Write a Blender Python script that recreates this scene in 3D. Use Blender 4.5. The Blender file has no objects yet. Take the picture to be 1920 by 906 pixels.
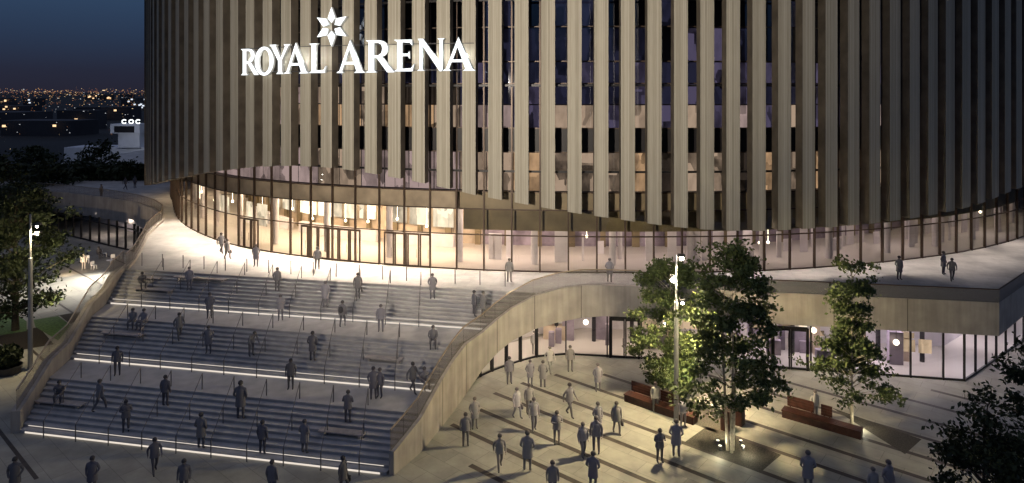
import bpy, bmesh, math, random
import numpy as np
from mathutils import Vector, Matrix
random.seed(7)
rng_ = np.random.default_rng(17)
PI = math.pi
scene = bpy.context.scene
C = scene.collection

# ------------------------------------------------------------------ camera, sky, exposure
CAM_H = 19.5            # camera height above the plaza
F = 1250.0              # focal length in photograph pixels (1920 wide)
cam_d = bpy.data.cameras.new('camera')
cam = bpy.data.objects.new('camera', cam_d); C.objects.link(cam)
cam.location = (0, 0, CAM_H); cam.rotation_euler = (PI / 2, 0, 0)
cam_d.sensor_width = 36; cam_d.lens = 36 * F / 1920
cam_d.shift_y = -(453 - 172) / 1920
cam_d.clip_start = 0.5; cam_d.clip_end = 20000
scene.camera = cam

world = bpy.data.worlds.new('World'); scene.world = world; world.use_nodes = True
wn = world.node_tree.nodes; wl = world.node_tree.links
bg = wn['Background']
# dusk: a clear blue sky that darkens to violet at the horizon
tcw = wn.new('ShaderNodeTexCoord'); sx_ = wn.new('ShaderNodeSeparateXYZ'); wl.new(tcw.outputs['Generated'], sx_.inputs[0])
rp = wn.new('ShaderNodeValToRGB'); wl.new(sx_.outputs[2], rp.inputs[0]); e_ = rp.color_ramp.elements
e_[0].position = 0.0; e_[0].color = (.0150, .0145, .026, 1); e_[1].position = 1.0; e_[1].color = (.115, .122, .175, 1)
for p_, c_ in ((.028, (.0155, .018, .034)), (.07, (.018, .030, .060)), (.13, (.024, .048, .095)), (.4, (.068, .095, .165))):
    q_ = rp.color_ramp.elements.new(p_); q_.color = (*c_, 1)
wl.new(rp.outputs[0], bg.inputs[0]); bg.inputs[1].default_value = 1.0

scene.view_settings.view_transform = 'Standard'; scene.view_settings.look = 'None'
scene.view_settings.exposure = 0.32; scene.view_settings.gamma = 1.0
scene.view_settings.use_curve_mapping = False
cy = scene.cycles
cy.max_bounces = 6; cy.diffuse_bounces = 3; cy.glossy_bounces = 2; cy.transmission_bounces = 4; cy.transparent_max_bounces = 16
cy.use_denoising = True; cy.sample_clamp_indirect = 4.0; cy.caustics_reflective = False; cy.caustics_refractive = False
cy.use_light_tree = True

def lamp(name, kind, loc, power, col=(1, .85, .65), target=None, size=.15, spot=60, blend=.5, shape=None, parent=None):
    d = bpy.data.lights.new(name, kind); d.energy = power; d.color = col
    if kind == 'SPOT': d.spot_size = math.radians(spot); d.spot_blend = blend; d.shadow_soft_size = size
    elif kind == 'POINT': d.shadow_soft_size = size
    elif kind == 'AREA':
        d.shape = 'RECTANGLE'; d.size = shape[0]; d.size_y = shape[1]
    o = bpy.data.objects.new(name, d); C.objects.link(o); o.location = loc
    if target is not None:
        o.rotation_euler = (Vector(target) - Vector(loc)).to_track_quat('-Z', 'Y').to_euler()
    return o
WARM = (1, .76, .50); SOFTW = (1, .87, .73); COOL = (.82, .84, 1)
# added floodlight, unseen behind the camera, to brighten the timber fins
lamp('added_facade_flood', 'SPOT', (-14, -6, 21), 120000, (1, .875, .72), (-2.0, 55, 26.0), .6, 60, 1.0)

# ------------------------------------------------------------------ helpers
def P(x, y, z=0.0):
    """the point at height z that the photograph shows at pixel x, y"""
    d = F * (CAM_H - z) / (y - 172)
    return ((x - 960) * d / F, d)
class MB:
    def __init__(s): s.v = []; s.f = []; s.uv = []; s.mi = []
    def face(s, pts, uv=None, mi=0):
        n = len(s.v); s.v += [tuple(p) for p in pts]; s.f.append(list(range(n, n + len(pts)))); s.uv.append(uv); s.mi.append(mi)
    def hexa(s, a, b, mi=0):
        """a: four bottom points (ccw from above), b: four top points"""
        n = len(s.v); s.v += [tuple(p) for p in a] + [tuple(p) for p in b]
        for q in ((3, 2, 1, 0), (4, 5, 6, 7), (0, 1, 5, 4), (1, 2, 6, 5), (2, 3, 7, 6), (3, 0, 4, 7)):
            s.f.append([n + k for k in q]); s.uv.append(None); s.mi.append(mi)
    def box(s, c, size, ang=0, mi=0):
        hx, hy, hz = size[0] / 2, size[1] / 2, size[2] / 2; ca, sa = math.cos(ang), math.sin(ang)
        q = [(c[0] + x * ca - y * sa, c[1] + x * sa + y * ca) for x, y in ((-hx, -hy), (hx, -hy), (hx, hy), (-hx, hy))]
        s.hexa([(x, y, c[2] - hz) for x, y in q], [(x, y, c[2] + hz) for x, y in q], mi)
    def bar(s, p, q, w, h=None, mi=0):
        """a rectangular bar from p to q"""
        h = h or w; p, q = Vector(p), Vector(q); d = (q - p).normalized()
        u = d.cross(Vector((0, 0, 1))); u = u.normalized() if u.length > 1e-4 else Vector((1, 0, 0)); n = u.cross(d)
        a = [p + u * i * w / 2 + n * j * h / 2 for i, j in ((-1, -1), (1, -1), (1, 1), (-1, 1))]
        b = [q + u * i * w / 2 + n * j * h / 2 for i, j in ((-1, -1), (1, -1), (1, 1), (-1, 1))]
        s.hexa(a, b, mi)
    def tube(s, pts, rad, seg=8, mi=0, cap=True):
        pts = [Vector(p) for p in pts]; rad = rad if isinstance(rad, (list, tuple)) else [rad] * len(pts); n0 = len(s.v)
        for i, p in enumerate(pts):
            d = (pts[min(i + 1, len(pts) - 1)] - pts[max(i - 1, 0)]).normalized()
            u = d.cross(Vector((0, 0, 1))); u = u.normalized() if u.length > 1e-3 else Vector((1, 0, 0)); w = u.cross(d)
            for k in range(seg):
                t = 2 * PI * k / seg; s.v.append(tuple(p + (u * math.cos(t) + w * math.sin(t)) * rad[i]))
        for i in range(len(pts) - 1):
            for k in range(seg):
                a = n0 + i * seg + k; b = n0 + i * seg + (k + 1) % seg
                s.f.append([a, b, b + seg, a + seg]); s.uv.append(None); s.mi.append(mi)
        if cap:
            s.f.append([n0 + k for k in range(seg)][::-1]); s.uv.append(None); s.mi.append(mi)
            e = n0 + (len(pts) - 1) * seg; s.f.append([e + k for k in range(seg)]); s.uv.append(None); s.mi.append(mi)
    def ball(s, c, r, seg=10, rings=6, mi=0):
        r = r if isinstance(r, (tuple, list)) else (r, r, r); n0 = len(s.v)
        for i in range(rings + 1):
            a = PI * i / rings
            for k in range(seg):
                t = 2 * PI * k / seg
                s.v.append((c[0] + r[0] * math.sin(a) * math.cos(t), c[1] + r[1] * math.sin(a) * math.sin(t), c[2] - r[2] * math.cos(a)))
        for i in range(rings):
            for k in range(seg):
                a = n0 + i * seg + k; b = n0 + i * seg + (k + 1) % seg
                s.f.append([a, b, b + seg, a + seg]); s.uv.append(None); s.mi.append(mi)
    def lathe(s, c, prof, seg=16, mi=0):
        s.tube([(c[0], c[1], c[2] + z) for r, z in prof], [r for r, z in prof], seg, mi)
    def strip(s, pts, z0, z1, uvs=1.0):
        """a vertical band over a plan polyline; z0, z1: number or a list"""
        acc = 0
        for i in range(len(pts) - 1):
            a, b = pts[i], pts[i + 1]; L = math.hypot(b[0] - a[0], b[1] - a[1])
            za0, zb0 = (z0[i], z0[i + 1]) if isinstance(z0, (list, tuple)) else (z0, z0)
            za1, zb1 = (z1[i], z1[i + 1]) if isinstance(z1, (list, tuple)) else (z1, z1)
            s.face([(a[0], a[1], za0), (b[0], b[1], zb0), (b[0], b[1], zb1), (a[0], a[1], za1)],
                   [(acc, za0), (acc + L, zb0), (acc + L, zb1), (acc, za1)]); acc += L
    def wall(s, pts, th, z0, z1):
        """a wall of thickness th to the left of a plan polyline"""
        L = offset_line(pts, th)
        for i in range(len(pts) - 1):
            g = lambda z, k: z[k] if isinstance(z, (list, tuple)) else z
            a, b, c, d = pts[i], pts[i + 1], L[i + 1], L[i]
            s.hexa([(a[0], a[1], g(z0, i)), (b[0], b[1], g(z0, i + 1)), (c[0], c[1], g(z0, i + 1)), (d[0], d[1], g(z0, i))],
                   [(a[0], a[1], g(z1, i)), (b[0], b[1], g(z1, i + 1)), (c[0], c[1], g(z1, i + 1)), (d[0], d[1], g(z1, i))])
    def build(s, name, mat, parent=None, smooth=False):
        me = bpy.data.meshes.new(name); me.from_pydata(s.v, [], s.f)
        if any(u is not None for u in s.uv):
            l = me.uv_layers.new(name='UVMap').data; k = 0
            for f, u in zip(s.f, s.uv):
                for j in range(len(f)):
                    if u is not None: l[k].uv = u[j]
                    k += 1
        for m in (mat if isinstance(mat, (list, tuple)) else [mat]): me.materials.append(m)
        me.polygons.foreach_set('material_index', s.mi)
        if smooth: me.polygons.foreach_set('use_smooth', [True] * len(me.polygons))
        me.update(); o = bpy.data.objects.new(name, me); C.objects.link(o)
        if parent: o.parent = parent
        return o
def offset_line(pts, d):
    out = []
    for i, p in enumerate(pts):
        a, b = pts[max(i - 1, 0)], pts[min(i + 1, len(pts) - 1)]
        tx, ty = b[0] - a[0], b[1] - a[1]; L = math.hypot(tx, ty); out.append((p[0] - ty / L * d, p[1] + tx / L * d))
    return out
def tag(o, label=None, cat=None, group=None, kind=None):
    for k, v in (('label', label), ('category', cat), ('group', group), ('kind', kind)):
        if v: o[k] = v
    return o
def empty(name, loc=(0, 0, 0), rz=0):
    o = bpy.data.objects.new(name, None); C.objects.link(o); o.location = loc; o.rotation_euler = (0, 0, rz); return o
def copy_tree(o, parent=None):
    c = o.copy(); C.objects.link(c); c.parent = parent
    for ch in [k for k in KIDS(o)]: copy_tree(ch, c)
    return c
def KIDS(o): return [k for k in C.objects if k.parent == o]
def interp(x, xs, ys): return float(np.interp(x, xs, ys))

# ------------------------------------------------------------------ materials
def mat(name, col, rough=.7, metal=0, noise=None, emit=None, strength=0, spec=.4, bump=0):
    """noise: (scale, amount) mottles the colour; a second, finer octave rides on it"""
    m = bpy.data.materials.new(name); m.use_nodes = True; t = m.node_tree; b = t.nodes['Principled BSDF']
    b.inputs['Base Color'].default_value = (*col, 1); b.inputs['Roughness'].default_value = rough; b.inputs['Metallic'].default_value = metal
    b.inputs['Specular IOR Level'].default_value = spec
    if emit: b.inputs['Emission Color'].default_value = (*emit, 1); b.inputs['Emission Strength'].default_value = strength
    if noise:
        n = t.nodes.new('ShaderNodeTexNoise'); n.inputs['Scale'].default_value = noise[0]; n.inputs['Detail'].default_value = 6
        tc = t.nodes.new('ShaderNodeTexCoord'); t.links.new(tc.outputs['Object'], n.inputs['Vector'])
        r = t.nodes.new('ShaderNodeMapRange'); r.inputs[1].default_value = .3; r.inputs[2].default_value = .7
        r.inputs[3].default_value = 1 - noise[1]; r.inputs[4].default_value = 1 + noise[1]
        t.links.new(n.outputs[0], r.inputs[0])
        x = t.nodes.new('ShaderNodeMix'); x.data_type = 'RGBA'; x.blend_type = 'MULTIPLY'; x.inputs[0].default_value = 1
        x.inputs[6].default_value = (*col, 1); t.links.new(r.outputs[0], x.inputs[7]); t.links.new(x.outputs[2], b.inputs['Base Color'])
        if bump:
            bp = t.nodes.new('ShaderNodeBump'); bp.inputs['Strength'].default_value = bump; t.links.new(n.outputs[0], bp.inputs['Height']); t.links.new(bp.outputs[0], b.inputs['Normal'])
    return m
def glass_mat(name, tint, refl=.12, rough=.02):
    m = bpy.data.materials.new(name); m.use_nodes = True; t = m.node_tree; t.nodes.clear()
    o = t.nodes.new('ShaderNodeOutputMaterial'); x = t.nodes.new('ShaderNodeMixShader')
    tr = t.nodes.new('ShaderNodeBsdfTransparent'); tr.inputs[0].default_value = (*tint, 1)
    g = t.nodes.new('ShaderNodeBsdfGlossy'); g.inputs[1].default_value = rough; g.inputs[0].default_value = (.9, .92, 1, 1)
    fr = t.nodes.new('ShaderNodeFresnel'); fr.inputs[0].default_value = 1.5
    ad = t.nodes.new('ShaderNodeMath'); ad.operation = 'ADD'; ad.inputs[1].default_value = refl - .04; ad.use_clamp = True
    t.links.new(fr.outputs[0], ad.inputs[0]); t.links.new(ad.outputs[0], x.inputs[0]); t.links.new(tr.outputs[0], x.inputs[1]); t.links.new(g.outputs[0], x.inputs[2]); t.links.new(x.outputs[0], o.inputs[0])
    return m
def frosted(name, col, opac, rough=.35):
    m = bpy.data.materials.new(name); m.use_nodes = True; t = m.node_tree; b = t.nodes['Principled BSDF']
    b.inputs['Base Color'].default_value = (*col, 1); b.inputs['Roughness'].default_value = rough
    b.inputs['Alpha'].default_value = opac; return m
def emis(name, col, s, vary=0):
    m = bpy.data.materials.new(name); m.use_nodes = True; t = m.node_tree; t.nodes.clear()
    o = t.nodes.new('ShaderNodeOutputMaterial'); e = t.nodes.new('ShaderNodeEmission'); e.inputs[0].default_value = (*col, 1); e.inputs[1].default_value = s
    t.links.new(e.outputs[0], o.inputs[0])
    if vary:        # what is in the room: furniture, shelves and half drawn blinds behind the pane
        tc = t.nodes.new('ShaderNodeTexCoord'); mp = t.nodes.new('ShaderNodeMapping'); mp.inputs['Scale'].default_value = (1.1, 1.1, .55); n = t.nodes.new('ShaderNodeTexNoise'); n.inputs['Scale'].default_value = 1.6; n.inputs['Detail'].default_value = 4
        v = t.nodes.new('ShaderNodeTexVoronoi'); v.distance = 'CHEBYCHEV'; v.inputs['Scale'].default_value = .9; t.links.new(tc.outputs['Object'], mp.inputs[0]); t.links.new(mp.outputs[0], n.inputs['Vector']); t.links.new(mp.outputs[0], v.inputs['Vector'])
        sp = t.nodes.new('ShaderNodeSeparateColor'); t.links.new(v.outputs['Color'], sp.inputs[0]); ad = t.nodes.new('ShaderNodeMath'); ad.operation = 'ADD'; t.links.new(n.outputs[0], ad.inputs[0]); t.links.new(sp.outputs[0], ad.inputs[1])
        r = t.nodes.new('ShaderNodeMapRange'); r.inputs[1].default_value = .45; r.inputs[2].default_value = 1.35; r.inputs[3].default_value = s * (1 - vary); r.inputs[4].default_value = s * (1 + vary); t.links.new(ad.outputs[0], r.inputs[0]); t.links.new(r.outputs[0], e.inputs[1])
    return m
def fin_mat():
    m = bpy.data.materials.new('weathered_larch'); m.use_nodes = True; t = m.node_tree; b = t.nodes['Principled BSDF']; N = t.nodes.new; K = t.links.new
    uv = N('ShaderNodeUVMap'); sp = N('ShaderNodeSeparateXYZ'); K(uv.outputs[0], sp.inputs[0])
    # planks: random tone per 12 cm board, board ends every few metres
    mu = N('ShaderNodeMath'); mu.operation = 'MULTIPLY'; mu.inputs[1].default_value = 1 / .13; K(sp.outputs[0], mu.inputs[0])
    fl = N('ShaderNodeMath'); fl.operation = 'FLOOR'; K(mu.outputs[0], fl.inputs[0])
    w1 = N('ShaderNodeTexWhiteNoise'); w1.noise_dimensions = '1D'; K(fl.outputs[0], w1.inputs['W'])
    zz = N('ShaderNodeMath'); zz.operation = 'MULTIPLY_ADD'; zz.inputs[1].default_value = 1 / 4.2; K(sp.outputs[1], zz.inputs[0]); K(w1.outputs[0], zz.inputs[2])
    zf = N('ShaderNodeMath'); zf.operation = 'FLOOR'; K(zz.outputs[0], zf.inputs[0])
    cb = N('ShaderNodeCombineXYZ'); K(fl.outputs[0], cb.inputs[0]); K(zf.outputs[0], cb.inputs[1])
    w2 = N('ShaderNodeTexWhiteNoise'); w2.noise_dimensions = '2D'; K(cb.outputs[0], w2.inputs['Vector'])
    mp = N('ShaderNodeMapping'); mp.inputs['Scale'].default_value = (14, .35, 1); K(uv.outputs[0], mp.inputs[0])
    ns = N('ShaderNodeTexNoise'); ns.inputs['Scale'].default_value = 1.5; ns.inputs['Detail'].default_value = 5; K(mp.outputs[0], ns.inputs['Vector'])
    ad = N('ShaderNodeMath'); ad.operation = 'MULTIPLY_ADD'; ad.inputs[1].default_value = .55; K(w1.outputs[0], ad.inputs[0]); K(ns.outputs[0], ad.inputs[2])
    cr = N('ShaderNodeValToRGB'); e = cr.color_ramp.elements
    e[0].position = .30; e[0].color = (.27, .245, .19, 1); e[1].position = 1.1; e[1].color = (.43, .40, .325, 1); K(ad.outputs[0], cr.inputs[0])
    # dark joint between boards
    fr = N('ShaderNodeMath'); fr.operation = 'FRACT'; K(mu.outputs[0], fr.inputs[0])
    cmp_ = N('ShaderNodeMath'); cmp_.operation = 'LESS_THAN'; cmp_.inputs[1].default_value = .1; K(fr.outputs[0], cmp_.inputs[0])
    mx = N('ShaderNodeMix'); mx.data_type = 'RGBA'; K(cmp_.outputs[0], mx.inputs[0]); K(cr.outputs[0], mx.inputs[6]); mx.inputs[7].default_value = (.20, .175, .135, 1)
    K(mx.outputs[2], b.inputs['Base Color']); b.inputs['Roughness'].default_value = .8; b.inputs['Specular IOR Level'].default_value = .2
    return m
def ground_mat(name, c1, c2, joint, sx, sy, ang):
    m = bpy.data.materials.new(name); m.use_nodes = True; t = m.node_tree; b = t.nodes['Principled BSDF']; N = t.nodes.new; K = t.links.new
    tc = N('ShaderNodeTexCoord'); mp = N('ShaderNodeMapping'); mp.inputs['Rotation'].default_value = (0, 0, ang); K(tc.outputs['Object'], mp.inputs[0])
    br = N('ShaderNodeTexBrick'); br.inputs['Color1'].default_value = (*c1, 1); br.inputs['Color2'].default_value = (*c2, 1); br.inputs['Mortar'].default_value = (*joint, 1)
    br.inputs['Scale'].default_value = 1; br.inputs['Brick Width'].default_value = sx; br.inputs['Row Height'].default_value = sy; br.inputs['Mortar Size'].default_value = .012; br.inputs['Mortar Smooth'].default_value = .3
    K(mp.outputs[0], br.inputs['Vector'])
    n = N('ShaderNodeTexNoise'); n.inputs['Scale'].default_value = .45; n.inputs['Detail'].default_value = 8; n.inputs['Roughness'].default_value = .65; K(tc.outputs['Object'], n.inputs['Vector'])
    r = N('ShaderNodeMapRange'); r.inputs[1].default_value = .3; r.inputs[2].default_value = .7; r.inputs[3].default_value = .70; r.inputs[4].default_value = 1.22; K(n.outputs[0], r.inputs[0])
    x = N('ShaderNodeMix'); x.data_type = 'RGBA'; x.blend_type = 'MULTIPLY'; x.inputs[0].default_value = 1; K(br.outputs[0], x.inputs[6]); K(r.outputs[0], x.inputs[7]); K(x.outputs[2], b.inputs['Base Color'])
    b.inputs['Roughness'].default_value = .62; b.inputs['Specular IOR Level'].default_value = .35
    return m
def person_mat(name, k, tintskin=None):
    m = bpy.data.materials.new(name); m.use_nodes = True; t = m.node_tree; b = t.nodes['Principled BSDF']
    oi = t.nodes.new('ShaderNodeObjectInfo'); x = t.nodes.new('ShaderNodeMix'); x.data_type = 'RGBA'; x.blend_type = 'MULTIPLY'; x.inputs[0].default_value = 1
    t.links.new(oi.outputs['Color'], x.inputs[6]); x.inputs[7].default_value = (*k, 1); t.links.new(x.outputs[2], b.inputs['Base Color']); b.inputs['Roughness'].default_value = .85
    b.inputs['Specular IOR Level'].default_value = .2
    return m
def leaf_mat(name, a, b_):
    m = bpy.data.materials.new(name); m.use_nodes = True; t = m.node_tree; b = t.nodes['Principled BSDF']
    g = t.nodes.new('ShaderNodeNewGeometry'); cr = t.nodes.new('ShaderNodeValToRGB'); cr.color_ramp.elements[0].color = (*a, 1); cr.color_ramp.elements[1].color = (*b_, 1)
    t.links.new(g.outputs['Random Per Island'], cr.inputs[0]); t.links.new(cr.outputs[0], b.inputs['Base Color']); b.inputs['Roughness'].default_value = .6; b.inputs['Specular IOR Level'].default_value = .25
    return m
def streaks(m, amount=.16):
    t = m.node_tree; b = t.nodes['Principled BSDF']; src = b.inputs['Base Color'].links[0].from_socket
    tc = t.nodes.new('ShaderNodeTexCoord'); mp = t.nodes.new('ShaderNodeMapping'); mp.inputs['Scale'].default_value = (2.6, 2.6, .18); n = t.nodes.new('ShaderNodeTexNoise'); n.inputs['Scale'].default_value = 1; n.inputs['Detail'].default_value = 5
    t.links.new(tc.outputs['Object'], mp.inputs[0]); t.links.new(mp.outputs[0], n.inputs['Vector']); r = t.nodes.new('ShaderNodeMapRange'); r.inputs[1].default_value = .35; r.inputs[2].default_value = .65; r.inputs[3].default_value = 1 - amount; r.inputs[4].default_value = 1 + amount * .6
    t.links.new(n.outputs[0], r.inputs[0]); x = t.nodes.new('ShaderNodeMix'); x.data_type = 'RGBA'; x.blend_type = 'MULTIPLY'; x.inputs[0].default_value = 1
    t.links.new(src, x.inputs[6]); t.links.new(r.outputs[0], x.inputs[7]); t.links.new(x.outputs[2], b.inputs['Base Color']); return m
M = dict(
    fin=fin_mat(), finside=mat('shaded_return', (.12, .10, .076), .8, noise=(.8, .3)), concrete=streaks(mat('pale_concrete', (.37, .335, .295), .8, noise=(.9, .16), bump=.05)),  # fin returns coloured dark to stand in for the shade between fins
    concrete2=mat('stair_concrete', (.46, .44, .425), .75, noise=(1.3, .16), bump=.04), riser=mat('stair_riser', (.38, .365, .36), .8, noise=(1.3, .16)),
    deck=ground_mat('podium_paving', (.50, .475, .44), (.46, .44, .41), (.33, .31, .29), 1.8, .6, .19),
    plaza=ground_mat('plaza_paving', (.36, .34, .285), (.31, .295, .25), (.18, .17, .145), 2.32, 1.16, .707),
    dark_strip=mat('dark_basalt_strip', (.055, .042, .034), .55, noise=(3, .3)), pit=mat('tree_pit_gravel', (.07, .062, .05), .9, noise=(14, .5)),
    soil=mat('soil', (.04, .03, .02), .95, noise=(8, .4)), lawn=mat('lawn', (.10, .17, .055), .95, noise=(5, .4)),
    land=mat('land', (.016, .018, .02), .95, noise=(.02, .5)), frame=mat('bronze_frame', (.075, .050, .035), .4, .3), black=mat('black_frame', (.012, .011, .012), .4, .2),
    rail=mat('bronze_rail', (.45, .36, .26), .35, .7), steel=mat('handrail_steel', (.16, .15, .15), .38, .5),
    glass=glass_mat('clear_glass', (.90, .88, .86), .10), glass_up=glass_mat('grey_glass', (.62, .62, .70), .14), glass_st=glass_mat('storefront_glass', (.92, .92, .95), .09),
    bal=frosted('balustrade_glass', (.17, .145, .12), .30), bal_r=frosted('grey_balustrade_glass', (.15, .145, .15), .62),
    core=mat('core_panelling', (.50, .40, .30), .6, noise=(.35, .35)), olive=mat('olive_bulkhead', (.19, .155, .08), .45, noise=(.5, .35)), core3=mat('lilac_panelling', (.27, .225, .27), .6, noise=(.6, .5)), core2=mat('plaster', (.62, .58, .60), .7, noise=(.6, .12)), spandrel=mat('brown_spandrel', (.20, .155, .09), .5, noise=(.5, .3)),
    spandrel_lit=mat('lit_spandrel', (.34, .27, .185), .5, noise=(.7, .3)), slab=mat('dark_spandrel', (.014, .012, .014), .5), ceil=mat('hall_ceiling', (.62, .58, .52), .8), hallfloor=mat('hall_floor', (.50, .46, .42), .35), blackroof=mat('roofing', (.03, .03, .032), .9),  # west spandrel: the brown band recoloured lighter, standing in for light on it
    amber=emis('amber_window', (1, .62, .30), .42, .8), amber2=emis('pale_amber_window', (1, .72, .45), .32, .8), lilac=emis('lilac_window', (.40, .33, .52), .14, .85), blue=emis('blue_window', (.15, .15, .28), .08, .85), dim=emis('dim_window', (.30, .22, .15), .08, .8), rose=emis('rose_window', (.80, .58, .48), .45, .6),
    menu=emis('menu_board', (1, .82, .56), 1.9, .6), menu2=emis('menu_board_pale', (1, .84, .60), .85, .6), globe=emis('globe_lamp', (1, .88, .64), 4), pend=emis('pendant_glow', (1, .84, .56), 9), lens=emis('spot_lens', (1, .92, .7), 1.6), lampw=emis('lamp_glow', (1, .90, .70), 60), downl=emis('downlight', (1, .86, .62), 12),
    strip=emis('led_strip', (1, .89, .77), .68), sign=emis('sign_white', (.93, .98, 1), 1.5), signside=mat('sign_return', (.8, .82, .82), .5),
    oak=mat('red_brown_timber', (.075, .027, .017), .5, noise=(5, .3)), oakdark=mat('dark_timber', (.055, .022, .015), .5, noise=(5, .3)), pole=mat('galvanised_pole', (.36, .36, .36), .45, .5), darkpole=mat('lamp_housing', (.05, .05, .055), .5, .4),
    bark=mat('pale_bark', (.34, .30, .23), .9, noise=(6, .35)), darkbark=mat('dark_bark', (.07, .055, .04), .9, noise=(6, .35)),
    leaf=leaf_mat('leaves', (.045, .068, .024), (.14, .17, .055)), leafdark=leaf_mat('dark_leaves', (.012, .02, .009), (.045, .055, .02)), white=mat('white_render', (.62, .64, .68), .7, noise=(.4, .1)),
    skin=person_mat('grey_skin', (1.25, 1.15, 1.08)), coat=person_mat('coat_cloth', (1, 1, 1.02)), trousers=person_mat('trouser_cloth', (.68, .68, .70)), hair=person_mat('hair', (.5, .47, .45)), shoe=person_mat('shoes', (.42, .42, .42)),
    farwall=mat('dark_render', (.05, .05, .058), .9, noise=(.05, .4)), farwin=emis('far_window', (1, .66, .36), 1.2), farwinw=emis('far_window_white', (.8, .88, 1), .9),
    chairw=mat('white_plastic', (.78, .78, .78), .4), timber=mat('seat_timber', (.40, .36, .34), .7, noise=(3, .2)),
)

# ------------------------------------------------------------------ the arena's plan curve
CTRL = [(-46.6, 92.5), (-44.2, 87), (-36.6, 73.7), (-29, 64.8), (-22.5, 60), (-13.9, 56.2), (-4.3, 53.7), (5, 52.7), (15.2, 52.75), (23.2, 53.8), (33.5, 56.7), (43.4, 61.2), (53, 68),
        (61, 78), (64, 95), (58, 120), (40, 142), (10, 152), (-20, 146), (-40, 128), (-47.5, 108)]
def catmull(pts, n=24):
    out = []; k = len(pts)
    for i in range(k):
        p0, p1, p2, p3 = [np.array(pts[(i + j - 1) % k], float) for j in range(4)]
        for t in np.linspace(0, 1, n, endpoint=False):
            out.append(.5 * ((2 * p1) + (-p0 + p2) * t + (2 * p0 - 5 * p1 + 4 * p2 - p3) * t * t + (-p0 + 3 * p1 - 3 * p2 + p3) * t ** 3))
    return np.array(out)
CUR = catmull(CTRL); CURC = np.vstack([CUR, CUR[:1]])
SEG = np.hypot(*np.diff(CURC, axis=0).T); ARC = np.concatenate([[0], np.cumsum(SEG)]); LTOT = ARC[-1]
def cpos(s, off=0.0):
    s = s % LTOT; x = np.interp(s, ARC, CURC[:, 0]); y = np.interp(s, ARC, CURC[:, 1])
    e = .4; x0 = np.interp((s - e) % LTOT, ARC, CURC[:, 0]); y0 = np.interp((s - e) % LTOT, ARC, CURC[:, 1]); x1 = np.interp((s + e) % LTOT, ARC, CURC[:, 0]); y1 = np.interp((s + e) % LTOT, ARC, CURC[:, 1])
    tx, ty = x1 - x0, y1 - y0; L = math.hypot(tx, ty); tx /= L; ty /= L
    nx, ny = ty, -tx                      # outward
    return (float(x + nx * off), float(y + ny * off)), (tx, ty), (nx, ny)
def px(p): return 960 + p[0] * F / p[1]
def s_at_px(target, off):
    """arc length on the front of the curve where the offset line meets this bearing"""
    lo, hi = 4.5, ARC[13 * 24] - 8
    for _ in range(50):
        mid = (lo + hi) / 2
        if px(cpos(mid, off)[0]) < target: lo = mid
        else: hi = mid
    return (lo + hi) / 2
SR = ARC[13 * 24]        # where the visible front ends on the right
DECK = 5.2
BOTX = [250, 280, 330, 380, 430, 480, 540, 600, 650, 700, 750, 800, 845, 890, 940, 1000, 1050, 1100, 1150, 1200, 1250, 1310, 1380, 1440, 1500, 1560, 1620, 1700, 1750, 1800, 1850, 1900, 1960, 2100]
BOTY = [348, 345, 335, 325, 318, 313, 311, 313, 318, 326, 335, 345, 355, 366, 375, 386, 395, 403, 410, 417, 424, 430, 433, 433, 430, 426, 421, 411, 403, 393, 378, 357, 335, 300]
FIN_IN, FIN_OUT = 1.25, 2.15
WEST = lambda q: 1.0 * (1 - min(1, max(0, (q - 8) / 26)) ** 2)      # the skin leans further out round the west end
def fin_bottom(p): return CAM_H - (interp(px(p), BOTX, BOTY) - 172) * p[1] / F

arena = tag(empty('arena_building', (5, 55, DECK)), 'huge curved arena clad in tall vertical pale timber fins above a lit glass hall', 'arena')
def part(mb, name, m, parent=None, smooth=False):
    o = mb.build(name, m, None, smooth); par = parent or arena
    o.parent = par; o.matrix_parent_inverse = Matrix.Translation(par.location).inverted() if par.rotation_euler.z == 0 else par.matrix_basis.inverted()
    return o
# fins
TOP = 37.0; FW = 1.06; PITCH = 1.97
s = -9.0; n_f = 0
while s < SR + 4:
    mb = MB(); (p, t, nn) = cpos(s, FIN_OUT)
    def corner(off, side):
        q = cpos(s, off + WEST(s))[0]; return (q[0] + t[0] * side * FW / 2, q[1] + t[1] * side * FW / 2)
    A, B, Cc, D = corner(FIN_OUT, -1), corner(FIN_OUT, 1), corner(FIN_IN, 1), corner(FIN_IN, -1)
    za, zb = fin_bottom(A), fin_bottom(B)
    if s < 4: za = zb = min(za, 7.9)
    u0 = n_f * 3.17
    def q4(a, b, z1, z2, w): mb.face([(a[0], a[1], z1), (b[0], b[1], z2), (b[0], b[1], TOP), (a[0], a[1], TOP)], [(u0, z1), (u0 + w, z2), (u0 + w, TOP), (u0, TOP)])
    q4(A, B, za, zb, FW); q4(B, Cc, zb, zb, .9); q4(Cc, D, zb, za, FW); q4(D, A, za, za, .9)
    mb.mi[1] = mb.mi[2] = mb.mi[3] = 1  # sides and back take the colour with shade painted in
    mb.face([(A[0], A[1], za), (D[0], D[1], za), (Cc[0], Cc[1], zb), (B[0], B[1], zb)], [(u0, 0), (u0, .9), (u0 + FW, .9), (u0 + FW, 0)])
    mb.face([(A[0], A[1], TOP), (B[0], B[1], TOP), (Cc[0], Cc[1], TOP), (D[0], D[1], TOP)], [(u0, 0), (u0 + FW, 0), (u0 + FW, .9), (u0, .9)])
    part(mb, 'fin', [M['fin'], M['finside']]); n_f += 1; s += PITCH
print('fins', n_f)
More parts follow.
